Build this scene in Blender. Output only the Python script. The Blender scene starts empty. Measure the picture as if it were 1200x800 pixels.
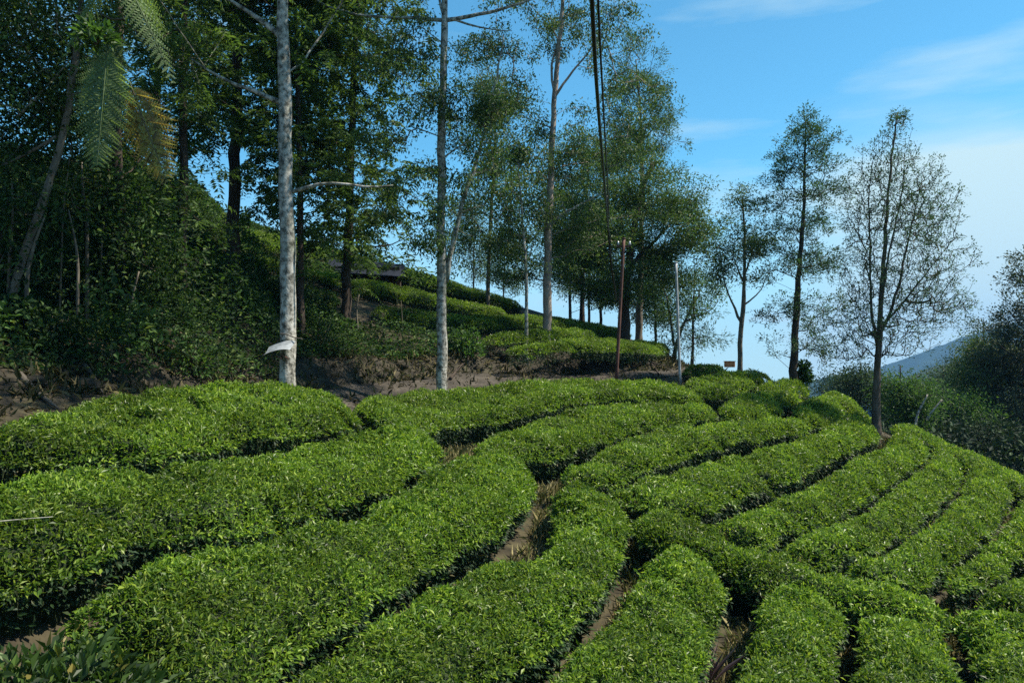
import bpy, math, numpy as np
from mathutils import Vector
R = math.radians
rng = np.random.default_rng(7)
scn = bpy.context.scene
COL = scn.collection

# ------------------------------------------------------------------ camera
F, HORIZ = 940.0, 440.0
PITCH = math.atan((HORIZ - 400) / F)
cp, sp = math.cos(PITCH), math.sin(PITCH)
cam = bpy.data.cameras.new('camera'); cam_o = bpy.data.objects.new('camera', cam); COL.objects.link(cam_o)
cam.sensor_width = 36; cam.lens = 36 * F / 1200; cam.clip_end = 20000; cam.clip_start = 0.05
cam_o.rotation_euler = (math.pi / 2 + PITCH, 0, 0)
scn.camera = cam_o

def ray(px, py):
    x = (px - 600) / F; v = (400 - py) / F
    d = np.array([x, cp - v * sp, sp + v * cp]); return d / d[1]
def P(px, py, d):
    return ray(px, py) * d
def pxs(d):            # metres per photo pixel at distance d
    return d / F

# ------------------------------------------------------------------ small helpers
def noise2(x, y, s=1.0, seed=0):
    r = np.random.default_rng(seed); o = 0
    for k in range(5):
        a = r.uniform(0, 6.28); f = s * r.uniform(.7, 1.9); p = r.uniform(0, 6.28)
        o = o + np.sin((x * math.cos(a) + y * math.sin(a)) * f + p + 1.3 * np.sin((x * math.sin(a) - y * math.cos(a)) * f * .7 + p))
    return o / 5
def sstep(a, b, x):
    t = np.clip((x - a) / (b - a), 0, 1); return t * t * (3 - 2 * t)
class TPS:
    def __init__(self, pts, lam=0.4):
        p = np.array(pts, float); self.c = p[:, :2]; n = len(p)
        K = self.k(p[:, :2]); A = np.zeros((n + 3, n + 3)); A[:n, :n] = K + lam * np.eye(n)
        A[:n, n] = 1; A[:n, n + 1:] = p[:, :2]; A[n, :n] = 1; A[n + 1:, :n] = p[:, :2].T
        self.w = np.linalg.solve(A, np.r_[p[:, 2], 0, 0, 0])
    def k(self, q):
        r2 = ((q[:, None, :] - self.c[None]) ** 2).sum(-1); return .5 * r2 * np.log(r2 + 1e-9)
    def __call__(self, x, y):
        x = np.asarray(x, float); sh = x.shape; q = np.stack([x.ravel(), np.asarray(y, float).ravel()], 1)
        out = np.empty(len(q))
        for i in range(0, len(q), 20000):
            s = q[i:i + 20000]; out[i:i + 20000] = self.k(s) @ self.w[:-3] + self.w[-3] + s @ self.w[-2:]
        return out.reshape(sh)

def mesh_obj(name, V, faces, mat, parent=None, smooth=False, mids=None):
    """V (n,3); faces: list of arrays (m,k)"""
    me = bpy.data.meshes.new(name); V = np.asarray(V, np.float32)
    if not isinstance(faces, (list, tuple)): faces = [faces]
    faces = [np.asarray(f, np.int32) for f in faces if len(f)]
    loops = np.concatenate([f.ravel() for f in faces]); tot = np.concatenate([np.full(len(f), f.shape[1], np.int32) for f in faces])
    start = np.r_[0, np.cumsum(tot)[:-1]].astype(np.int32)
    me.vertices.add(len(V)); me.vertices.foreach_set('co', V.ravel())
    me.loops.add(len(loops)); me.loops.foreach_set('vertex_index', loops)
    me.polygons.add(len(tot)); me.polygons.foreach_set('loop_start', start)
    for m in (mat if isinstance(mat, (list, tuple)) else [mat]): me.materials.append(m)
    if mids is not None: me.polygons.foreach_set('material_index', np.asarray(mids, np.int32))
    me.polygons.foreach_set('use_smooth', np.full(len(tot), smooth))
    me.update(); me.validate()
    o = bpy.data.objects.new(name, me); COL.objects.link(o)
    if parent is not None:
        o.parent = parent; o.matrix_parent_inverse = parent.matrix_world.inverted() if False else o.matrix_parent_inverse
        me.transform(__import__('mathutils').Matrix.Translation(-parent.location))
    return o
def thing(name, label, cat, loc, group=None):
    o = bpy.data.objects.new(name, None); COL.objects.link(o); o.location = Vector([float(a) for a in loc]); o.empty_display_size = .2
    return tag(o, label, cat, group)
def tag(o, label=None, cat=None, group=None, kind=None):
    if label: o['label'] = label
    if cat: o['category'] = cat
    if group: o['group'] = group
    if kind: o['kind'] = kind
    return o

class MB:
    def __init__(s): s.V = []; s.F4 = []; s.F3 = []; s.n = 0
    def tube(s, pts, rad, sides=6, cap=True, wob=0, seed=0):
        pts = np.asarray(pts, float); rad = np.broadcast_to(np.asarray(rad, float), (len(pts),))
        T = np.gradient(pts, axis=0); T /= np.linalg.norm(T, axis=1)[:, None] + 1e-9
        ref = np.array([0.31, .95, .1]); ref = ref if abs(T.mean(0) @ ref) < .9 else np.array([1., 0, 0])
        A = np.cross(T, ref); A /= np.linalg.norm(A, axis=1)[:, None] + 1e-9; B = np.cross(T, A)
        a = np.linspace(0, 2 * math.pi, sides, endpoint=False)
        rr = rad[:, None] * np.ones(sides)
        if wob:
            k = np.arange(len(pts))[:, None] * .55
            rr = rr * (1 + wob * (np.sin(3 * a[None] + k + seed) * .5 + np.sin(2 * a[None] - k * 1.7 + seed * 2) * .5 + .6 * np.random.default_rng(seed + 1).normal(0, .5, (len(pts), sides))))
        V = pts[:, None] + rr[..., None] * (np.cos(a)[None, :, None] * A[:, None] + np.sin(a)[None, :, None] * B[:, None])
        s.V.append(V.reshape(-1, 3)); n = len(pts)
        i = np.arange(n - 1)[:, None] * sides + np.arange(sides)[None]; j = np.arange(n - 1)[:, None] * sides + (np.arange(sides)[None] + 1) % sides
        s.F4.append(np.stack([i, j, j + sides, i + sides], -1).reshape(-1, 4) + s.n)
        s.n += n * sides
        if cap:
            for ring, flip in ((0, 1), (n - 1, 0)):
                s.V.append(pts[ring][None]); b = s.n - n * sides + ring * sides if ring == 0 else s.n - sides
                b = (s.n - n * sides) if ring == 0 else base + (n - 1) * sides
                base = b if ring == 0 else base
                r0 = np.arange(sides); f = np.stack([b + r0, b + (r0 + 1) % sides, np.full(sides, s.n)], 1)
                s.F3.append(f[:, ::-1] if flip else f); s.n += 1
    def box(s, c, size, rot=0, tilt=0):
        c = np.asarray(c, float); h = np.asarray(size, float) / 2
        v = np.array([[x, y, z] for x in (-1, 1) for y in (-1, 1) for z in (-1, 1)]) * h
        ct, st = math.cos(tilt), math.sin(tilt); v = v @ np.array([[1, 0, 0], [0, ct, -st], [0, st, ct]]).T
        cr, sr = math.cos(rot), math.sin(rot); v = v @ np.array([[cr, -sr, 0], [sr, cr, 0], [0, 0, 1]]).T
        s.V.append(v + c); s.F4.append(np.array([[0, 1, 3, 2], [4, 6, 7, 5], [0, 4, 5, 1], [2, 3, 7, 6], [0, 2, 6, 4], [1, 5, 7, 3]]) + s.n); s.n += 8
    def build(s, name, mat, parent=None, smooth=True):
        fs = []
        if s.F4: fs.append(np.concatenate(s.F4))
        if s.F3: fs.append(np.concatenate(s.F3))
        return mesh_obj(name, np.concatenate(s.V), fs, mat, parent, smooth)

def unit(v): return v / (np.linalg.norm(v, axis=-1, keepdims=True) + 1e-9)
def leaf_arrays(base, axis, nrm, L, W, droop=0.12, fold=.12):
    """folded diamond leaves: returns V, F3"""
    n = len(base); axis = unit(axis); side = unit(np.cross(axis, nrm)); up = np.cross(side, axis)
    L = np.broadcast_to(L, (n,))[:, None]; W = np.broadcast_to(W, (n,))[:, None]
    mid = base + axis * L * .48
    V = np.stack([base, mid + side * W * .5 + up * W * fold, base + axis * L - up * L * droop, mid - side * W * .5 + up * W * fold], 1).reshape(-1, 3)
    k = np.arange(n)[:, None] * 4
    Fc = np.stack([k + 0, k + 1, k + 2, k + 0, k + 2, k + 3], 1).reshape(-1, 3)
    return V, Fc

# ------------------------------------------------------------------ materials
def newmat(name):
    m = bpy.data.materials.new(name); m.use_nodes = True; nt = m.node_tree; nt.nodes.clear()
    return m, nt, nt.nodes, nt.links
def leafmat(name, cols, rough=.42, trans=.35, spec=.5, tcol=(1.25, 1.3, .6)):
    m, nt, N, L = newmat(name)
    out = N.new('ShaderNodeOutputMaterial'); g = N.new('ShaderNodeNewGeometry'); r = N.new('ShaderNodeValToRGB')
    while len(r.color_ramp.elements) > 1: r.color_ramp.elements.remove(r.color_ramp.elements[0])
    for i, (p, c) in enumerate(cols):
        e = r.color_ramp.elements[0] if i == 0 else r.color_ramp.elements.new(p)
        e.position = p; e.color = (*c, 1)
    L.new(g.outputs['Random Per Island'], r.inputs[0])
    tc = N.new('ShaderNodeTexCoord'); nz = N.new('ShaderNodeTexNoise'); nz.inputs['Scale'].default_value = .9; nz.inputs['Detail'].default_value = 2
    L.new(tc.outputs['Object'], nz.inputs['Vector'])
    hs = N.new('ShaderNodeHueSaturation'); mr = N.new('ShaderNodeMapRange'); mr.inputs['To Min'].default_value = .65; mr.inputs['To Max'].default_value = 1.35
    mr.inputs['From Min'].default_value = .3; mr.inputs['From Max'].default_value = .7
    L.new(nz.outputs[0], mr.inputs['Value']); L.new(mr.outputs[0], hs.inputs['Value']); L.new(r.outputs[0], hs.inputs['Color'])
    b = N.new('ShaderNodeBsdfPrincipled'); b.inputs['Roughness'].default_value = rough; b.inputs['Specular IOR Level'].default_value = spec
    L.new(hs.outputs[0], b.inputs['Base Color'])
    t = N.new('ShaderNodeBsdfTranslucent'); mx = N.new('ShaderNodeMix'); mx.data_type = 'RGBA'; mx.blend_type = 'MULTIPLY'; mx.inputs[0].default_value = 1
    mx.inputs[7].default_value = (*tcol, 1); L.new(hs.outputs[0], mx.inputs[6]); L.new(mx.outputs[2], t.inputs['Color'])
    ms = N.new('ShaderNodeMixShader'); ms.inputs[0].default_value = trans
    L.new(b.outputs[0], ms.inputs[1]); L.new(t.outputs[0], ms.inputs[2]); L.new(ms.outputs[0], out.inputs[0])
    return m
def noisemat(name, cols, scale=4, detail=8, rough=.9, bump=.3, stretch=(1, 1, 1), rgh=.6, metal=0, scale2=None, cols2=None, bscale=None):
    m, nt, N, L = newmat(name)
    out = N.new('ShaderNodeOutputMaterial'); b = N.new('ShaderNodeBsdfPrincipled'); tc = N.new('ShaderNodeTexCoord'); mp = N.new('ShaderNodeMapping')
    mp.inputs['Scale'].default_value = stretch; L.new(tc.outputs['Object'], mp.inputs[0])
    nz = N.new('ShaderNodeTexNoise'); nz.inputs['Scale'].default_value = scale; nz.inputs['Detail'].default_value = detail; nz.inputs['Roughness'].default_value = rgh
    L.new(mp.outputs[0], nz.inputs['Vector'])
    def ramp(cs, src):
        r = N.new('ShaderNodeValToRGB')
        while len(r.color_ramp.elements) > 1: r.color_ramp.elements.remove(r.color_ramp.elements[0])
        for i, (p, c) in enumerate(cs):
            e = r.color_ramp.elements[0] if i == 0 else r.color_ramp.elements.new(p)
            e.position = p; e.color = (*c, 1)
        L.new(src, r.inputs[0]); return r
    r = ramp(cols, nz.outputs[0]); col = r.outputs[0]
    if cols2:
        n2 = N.new('ShaderNodeTexNoise'); n2.inputs['Scale'].default_value = scale2; n2.inputs['Detail'].default_value = 5; L.new(mp.outputs[0], n2.inputs['Vector'])
        r2 = ramp(cols2, n2.outputs[0]); mx = N.new('ShaderNodeMix'); mx.data_type = 'RGBA'; mx.blend_type = 'MULTIPLY'; mx.inputs[0].default_value = 1
        L.new(col, mx.inputs[6]); L.new(r2.outputs[0], mx.inputs[7]); col = mx.outputs[2]
    L.new(col, b.inputs['Base Color']); b.inputs['Roughness'].default_value = rough; b.inputs['Metallic'].default_value = metal
    b.inputs['Specular IOR Level'].default_value = .3
    if bump:
        bp = N.new('ShaderNodeBump'); bp.inputs['Strength'].default_value = bump; bp.inputs['Distance'].default_value = .03
        src = nz.outputs[0]
        if bscale:
            n3 = N.new('ShaderNodeTexNoise'); n3.inputs['Scale'].default_value = bscale; n3.inputs['Detail'].default_value = 8; L.new(mp.outputs[0], n3.inputs['Vector']); src = n3.outputs[0]
        L.new(src, bp.inputs['Height']); L.new(bp.outputs[0], b.inputs['Normal'])
    L.new(b.outputs[0], out.inputs[0]); return m

M = {}
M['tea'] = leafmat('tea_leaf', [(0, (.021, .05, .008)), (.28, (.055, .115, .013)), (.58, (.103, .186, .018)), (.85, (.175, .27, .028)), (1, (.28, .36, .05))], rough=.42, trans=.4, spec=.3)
M['tea_skirt'] = leafmat('tea_lower_leaf', [(0, (.01, .026, .01)), (.6, (.02, .05, .016)), (.9, (.04, .08, .022)), (1, (.1, .08, .035))], rough=.55, trans=.2, spec=.25)  # older lower leaves, darkened further to paint in shade on hedge sides
M['tea_shoot'] = leafmat('tea_new_shoot', [(0, (.09, .16, .02)), (.6, (.17, .26, .035)), (1, (.28, .34, .07))], rough=.4, trans=.45, spec=.4)
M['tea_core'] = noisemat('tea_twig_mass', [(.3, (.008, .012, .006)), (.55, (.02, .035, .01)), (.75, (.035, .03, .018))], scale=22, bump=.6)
M['twig'] = noisemat('twig_bark', [(.3, (.05, .04, .03)), (.7, (.14, .12, .095))], scale=30, bump=.2)
M['straw'] = leafmat('dry_grass_blade', [(0, (.05, .07, .02)), (.3, (.1, .12, .035)), (.5, (.2, .18, .075)), (1, (.36, .31, .16))], rough=.8, trans=.2, spec=.1, tcol=(1, 1, 1))
M['bankgrass'] = leafmat('bank_grass_blade', [(0, (.02, .035, .012)), (.4, (.05, .055, .02)), (.75, (.12, .1, .045)), (1, (.19, .16, .085))], rough=.85, trans=.2, spec=.1, tcol=(1, 1, 1))
M['litter'] = leafmat('dead_leaf', [(0, (.03, .022, .014)), (.5, (.09, .065, .04)), (.85, (.17, .13, .08)), (1, (.06, .08, .03))], rough=.8, trans=.1, spec=.1)
M['ground'] = noisemat('ground_soil', [(.3, (.016, .013, .008)), (.45, (.038, .031, .02)), (.6, (.072, .062, .036)), (.72, (.036, .045, .016))], scale=2.2, bump=.7, bscale=18, scale2=.35, cols2=[(.3, (.7, .75, .6)), (.7, (1.1, 1.05, 1))])
M['road'] = noisemat('dirt_road', [(.3, (.02, .017, .013)), (.5, (.048, .04, .032)), (.8, (.1, .086, .07))], scale=3, bump=.9, bscale=14, stretch=(1, .6, 1))
M['bank'] = noisemat('eroded_bank_soil', [(.25, (.009, .0075, .005)), (.46, (.024, .02, .013)), (.62, (.05, .042, .027)), (.75, (.034, .038, .016))], scale=2.5, bump=1, bscale=9, stretch=(1, 1, 2.2))
M['bark_pale'] = noisemat('pale_mottled_bark', [(.33, (.03, .028, .022)), (.43, (.12, .115, .1)), (.5, (.3, .285, .26)), (.62, (.52, .5, .47))], scale2=1.5, cols2=[(.35, (.55, .58, .5)), (.5, (.9, .9, .87)), (.65, (1.08, 1.05, 1))], scale=6.5, bump=.35, stretch=(1.6, 1.6, 1.3), bscale=14, detail=10, rgh=.68)
M['bark_pink'] = noisemat('pinkish_bark', [(.3, (.13, .1, .085)), (.5, (.29, .23, .19)), (.72, (.4, .33, .28))], scale=3.5, bump=.35, stretch=(1.5, 1.5, .8), bscale=14)
M['bark_dark'] = noisemat('dark_furrowed_bark', [(.3, (.02, .015, .012)), (.55, (.055, .04, .03)), (.78, (.1, .075, .055))], scale=7, bump=.8, stretch=(2.5, 2.5, .45))
M['bark_grey'] = noisemat('grey_brown_bark', [(.3, (.06, .05, .038)), (.5, (.13, .11, .085)), (.75, (.22, .19, .14))], scale=6, bump=.6, stretch=(2, 2, .5))
M['bark_moss'] = noisemat('mossy_bark', [(.3, (.03, .022, .016)), (.5, (.08, .06, .045)), (.66, (.14, .11, .085)), (.8, (.07, .075, .03))], scale=5, bump=.6, stretch=(2, 2, .5))
M['feather'] = leafmat('feathery_leaf', [(0, (.032, .064, .024)), (.5, (.068, .125, .038)), (1, (.125, .195, .05))], rough=.6, trans=.45, spec=.3)
M['broad'] = leafmat('broad_leaf', [(0, (.028, .055, .02)), (.5, (.06, .12, .03)), (.9, (.105, .175, .042)), (1, (.15, .16, .055))], rough=.55, spec=.3, trans=.3)
M['olive'] = leafmat('olive_leaf', [(0, (.034, .058, .024)), (.5, (.068, .12, .038)), (1, (.12, .18, .055))], rough=.6, spec=.3, trans=.3)
M['green'] = leafmat('fresh_green_leaf', [(0, (.025, .06, .018)), (.5, (.05, .11, .025)), (1, (.09, .165, .035))], rough=.55, spec=.3, trans=.4)
M['blueg'] = leafmat('blue_green_leaf', [(0, (.02, .05, .026)), (.5, (.042, .092, .044)), (1, (.08, .145, .06))], rough=.6, spec=.3, trans=.3)
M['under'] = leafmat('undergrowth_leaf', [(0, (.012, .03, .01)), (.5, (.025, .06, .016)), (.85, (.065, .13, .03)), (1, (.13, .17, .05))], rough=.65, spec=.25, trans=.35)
M['thicket'] = leafmat('shaded_valley_leaf', [(0, (.01, .02, .011)), (.6, (.02, .042, .02)), (1, (.045, .075, .03))], rough=.7, trans=.15, spec=.2)  # valley shade is put into this darker base colour
M['valley'] = leafmat('valley_tree_leaf', [(0, (.016, .034, .018)), (.5, (.034, .064, .03)), (1, (.07, .11, .046))], rough=.7, trans=.2, spec=.2)
M['bushleaf'] = leafmat('dark_bush_leaf', [(0, (.016, .036, .009)), (.6, (.04, .08, .016)), (.93, (.08, .14, .025)), (1, (.2, .17, .035))], rough=.5, trans=.3, spec=.3)
M['fern'] = leafmat('fern_leaf', [(0, (.08, .13, .06)), (.5, (.13, .19, .08)), (1, (.17, .235, .1))], rough=.55, trans=.5)
M['fern_dry'] = leafmat('withering_fern_leaf', [(0, (.11, .085, .035)), (.3, (.2, .165, .055)), (.6, (.32, .28, .075)), (1, (.26, .29, .09))], rough=.6, trans=.4, tcol=(1.1, 1, .6))
M['dry'] = leafmat('twiggy_dry_leaf', [(0, (.03, .04, .024)), (.5, (.06, .078, .042)), (1, (.1, .12, .055))], rough=.6, trans=.25)
M['spiky'] = leafmat('purple_spiky_leaf', [(0, (.08, .05, .06)), (.5, (.18, .12, .13)), (1, (.26, .2, .18))], rough=.4, trans=.2, tcol=(1, 1, 1))
M['rust'] = noisemat('rusted_red_metal', [(.3, (.05, .025, .02)), (.55, (.12, .055, .042)), (.8, (.2, .11, .085))], scale=6, bump=.15, rough=.75, stretch=(1, 1, .4))
M['galv'] = noisemat('galvanised_metal', [(.3, (.2, .21, .22)), (.5, (.34, .35, .36)), (.7, (.42, .43, .45))], scale=9, bump=.05, rough=.7)
M['sheet'] = noisemat('pale_sheet_metal', [(.3, (.2, .22, .24)), (.5, (.42, .45, .48)), (.7, (.55, .58, .62))], scale=9, bump=.05, rough=.35, metal=.35)
M['cable'] = noisemat('black_cable_rubber', [(.3, (.008, .008, .009)), (.7, (.018, .018, .02))], scale=20, bump=.05, rough=.5)
M['roof'] = noisemat('dark_blue_roof_sheet', [(.3, (.005, .008, .017)), (.7, (.01, .015, .028))], scale=3, bump=.05, rough=.95)
M['hutwall'] = noisemat('weathered_dark_boards', [(.3, (.02, .016, .012)), (.7, (.06, .045, .032))], scale=4, bump=.3, stretch=(6, 6, .6))
M['orange'] = noisemat('faded_orange_paint', [(.3, (.6, .2, .07)), (.7, (.75, .32, .14))], scale=12, bump=.05, rough=.6)
M['mount'] = noisemat('distant_forest_cover', [(.3, (.01, .022, .012)), (.55, (.018, .036, .018)), (.75, (.03, .05, .026))], scale=.02, detail=10, bump=0, rgh=.7)

# ------------------------------------------------------------------ terrain
HEDGE = 0.72
tea = [(-120, 640, 5.6), (-150, 540, 7), (-100, 800, 4.6), (100, 790, 5.2), (200, 700, 6.3), (60, 600, 6.6), (250, 620, 7.5), (250, 550, 8.7), (250, 490, 10.4), (250, 456, 12.2), (0, 500, 8.6), (0, 560, 7.3), (0, 640, 6.0),
 (80, 470, 10.4), (400, 640, 8.2), (400, 740, 6.7), (400, 560, 10), (420, 480, 13), (500, 510, 13), (600, 540, 13.3), (600, 650, 9.6), (600, 800, 6.8), (600, 900, 5.5), (350, 900, 4.9), (630, 482, 18), (630, 452, 21.5), (470, 462, 19), (520, 480, 18),
 (740, 448, 24), (720, 500, 17.5), (740, 590, 11.8), (740, 545, 14), (740, 680, 9.2), (850, 800, 7), (850, 700, 9), (850, 640, 10.6), (850, 570, 13.6), (850, 505, 18), (850, 465, 23), (860, 430, 28.5), (800, 438, 26.5), (930, 442, 28), (975, 464, 27),
 (1000, 800, 7.3), (1000, 690, 9.9), (1000, 610, 13.2), (1000, 530, 18.5), (1030, 494, 23.5), (1000, 900, 5.8), (1100, 515, 24.5), (1100, 570, 17), (1100, 640, 12.4), (1100, 720, 9.6), (1150, 538, 23.5), (1190, 800, 7.7), (1190, 700, 10.2), (1190, 640, 12.8), (1195, 565, 20), (1300, 640, 13.5), (1300, 800, 8.2), (1300, 600, 19)]
low = []
for px, py, d in tea:
    p = P(px, py, d); low.append((p[0], p[1], p[2] - HEDGE))
def lo(px, py, d): low.append(tuple(P(px, py, d)))
for a in [(0, 492, 10.8), (130, 468, 13), (300, 460, 17), (400, 453, 20.5), (470, 448, 22.6), (540, 442, 24), (620, 440, 26.6), (700, 439, 29.4), (790, 437, 31.5), (800, 438, 30.5), (850, 437, 33), (880, 452, 36), (980, 500, 35), (1100, 560, 33.5), (1200, 610, 32), (1300, 650, 28), (1000, 590, 46), (1150, 660, 46), (1350, 760, 40), (870, 500, 50), (800, 460, 45), (830, 440, 38)]: lo(*a)
low += [(0, 0, -1.7), (0, 3, -2.45), (-2, 3, -2.15), (-5, 3, -1.6), (5, 2, -2.7), (0, -6, -1.0), (-8, -4, .2), (10, -4, -2.8), (15, 2, -3.4)]
LOW = TPS(low, .15)
up = []
for a in [(0, 425, 12.6), (80, 432, 13.6), (150, 420, 15), (300, 425, 18.6), (400, 417, 22), (470, 415, 24.2), (560, 410, 26), (640, 405, 28.5), (720, 412, 31.3), (790, 427, 33.5), (300, 345, 25), (300, 270, 36), (400, 355, 28), (400, 296, 37), (450, 355, 29.5), (450, 312, 38), (520, 365, 31), (520, 328, 39), (600, 378, 32.5), (600, 357, 40), (690, 395, 35), (700, 384, 41), (760, 408, 37), (775, 413, 40), (0, 330, 16.5), (100, 310, 19), (200, 280, 25), (0, 230, 24), (200, 235, 35), (-150, 330, 15), (800, 432, 42)]:
    up.append(tuple(P(*a)))
up += [(-14, 50, 5.5), (-5, 52, 2.5), (3, 54, -.5), (8, 52, -2.5), (-30, 40, 12), (-25, 15, 7), (-16, 6, 2.5)]
UP = TPS(up, .15)
bank_line = np.array([(-13, 3), (-9.2, 7.5), (-7.45, 11.3), (-6.7, 13.4), (-5.55, 17.4), (-4.4, 20.8), (-3.1, 22.9), (-1.5, 24.4), (.55, 27), (3.15, 29.8), (6.5, 32.2), (7.6, 34.5), (8.6, 40), (10, 60)])
def seg_dist(x, y, poly, closed=False):
    p = np.stack([x, y], -1); a = poly; b = np.roll(poly, -1, 0)
    if not closed: a, b = a[:-1], b[:-1]
    best = np.full(x.shape, 1e9); sgn = np.ones(x.shape)
    for i in range(len(a)):
        e = b[i] - a[i]; w = p - a[i]; t = np.clip((w @ e) / (e @ e + 1e-12), 0, 1); d = np.hypot(*(np.moveaxis(w - t[..., None] * e, -1, 0)))
        c = e[0] * w[..., 1] - e[1] * w[..., 0]; m = d < best; best = np.where(m, d, best); sgn = np.where(m, np.sign(c), sgn)
    return best, sgn
def bank_sd(x, y):
    d, s = seg_dist(x, y, bank_line); return d * s       # + = uphill (left) side
def ground_z(x, y):
    x = np.asarray(x, float); y = np.asarray(y, float)
    sd = bank_sd(x, y) + .12 * noise2(x, y, 2.2, 3)
    w = sstep(-.05, .75, sd)
    z = LOW(x, y) * (1 - w) + UP(x, y) * w
    z = z + .05 * noise2(x, y, 1.6, 5) + .1 * noise2(x, y, 1.5, 9) * sstep(-.3, .3, sd) * (1 - sstep(.8, 2, sd))
    dist = np.hypot(x - 2, y - 20); far = sstep(34, 85, dist)
    val = -30 - .02 * np.clip(y, 0, 1500) + 2 * noise2(x, y, .03, 11)
    return np.clip(z, -30, 22) * (1 - far) + val * far
def top_z(x, y):
    return ground_z(x, y) + HEDGE + .075 * noise2(x, y, 5.2, 21) + .05 * noise2(x, y, 11, 22)

def hit(px, py, fn, dmin=3.0, dmax=48.0, dmiss=32):
    r = ray(px, py); t = np.linspace(dmin, dmax, 900); f = r[2] * t - fn(r[0] * t, t)
    i = np.where((f[:-1] > 0) & (f[1:] <= 0))[0]
    if len(i): i = i[0]; k = f[i] / (f[i] - f[i + 1]); d = t[i] + k * (t[i + 1] - t[i])
    else:
        m = t < dmiss; d = t[m][np.argmin(np.abs(f[m]))]
    return r * d
def axis_coords(lo_, hi, step, far, g=1.22):
    c = list(np.arange(lo_, hi + 1e-6, step)); s = step; a = hi
    while a < far: s *= g; a += s; c.append(a)
    s = step; a = lo_; pre = []
    while a > -far: s *= g; a -= s; pre.append(a)
    return np.array(pre[::-1] + c)
gx = axis_coords(-20, 26, .28, 2100); gy = axis_coords(1, 46, .28, 2100)
XX, YY = np.meshgrid(gx, gy); ZZ = ground_z(XX, YY)
def grid_faces(nx, ny):
    i = np.arange(nx - 1)[None] + np.arange(ny - 1)[:, None] * nx
    return np.stack([i, i + 1, i + nx + 1, i + nx], -1).reshape(-1, 4)
fc = grid_faces(len(gx), len(gy)); V = np.stack([XX, YY, ZZ], -1).reshape(-1, 3)
cen = V[fc].mean(1); sdc = bank_sd(cen[:, 0], cen[:, 1]); near = (np.hypot(cen[:, 0], cen[:, 1] - 20) < 40)
mid = np.where(near & (sdc > -.25) & (sdc < 1.3), 1, 0); mid = np.where(np.hypot(cen[:, 0], cen[:, 1] - 20) > 60, 2, mid)
o = mesh_obj('ground', V, fc, [M['ground'], M['bank'], M['mount']], smooth=True, mids=mid); tag(o, kind='structure')

# dirt road at the foot of the bank
def strip(line, w0, w1, n=160):
    s = np.r_[0, np.cumsum(np.hypot(*np.diff(line, axis=0).T))]; t = np.linspace(s[4], s[-2], n)
    c = np.stack([np.interp(t, s, line[:, 0]), np.interp(t, s, line[:, 1])], 1)
    for _ in range(6): c[1:-1] = (c[:-2] + 2 * c[1:-1] + c[2:]) / 4
    T = unit(np.gradient(c, axis=0)); Nn = np.stack([T[:, 1], -T[:, 0]], 1); k = np.linspace(w0, w1, 9)
    p = c[:, None] + Nn[:, None] * (k[None, :, None] + .12 * np.sin(t * 1.7)[:, None, None]); z = ground_z(p[..., 0], p[..., 1]) + .03
    return np.concatenate([p, z[..., None]], -1).reshape(-1, 3), grid_faces(9, n)
Vr, Fr = strip(bank_line, .1, 1.5); Fr = Fr[:, ::-1]
tag(mesh_obj('road', Vr, Fr, M['road'], smooth=True), kind='structure')

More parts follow.
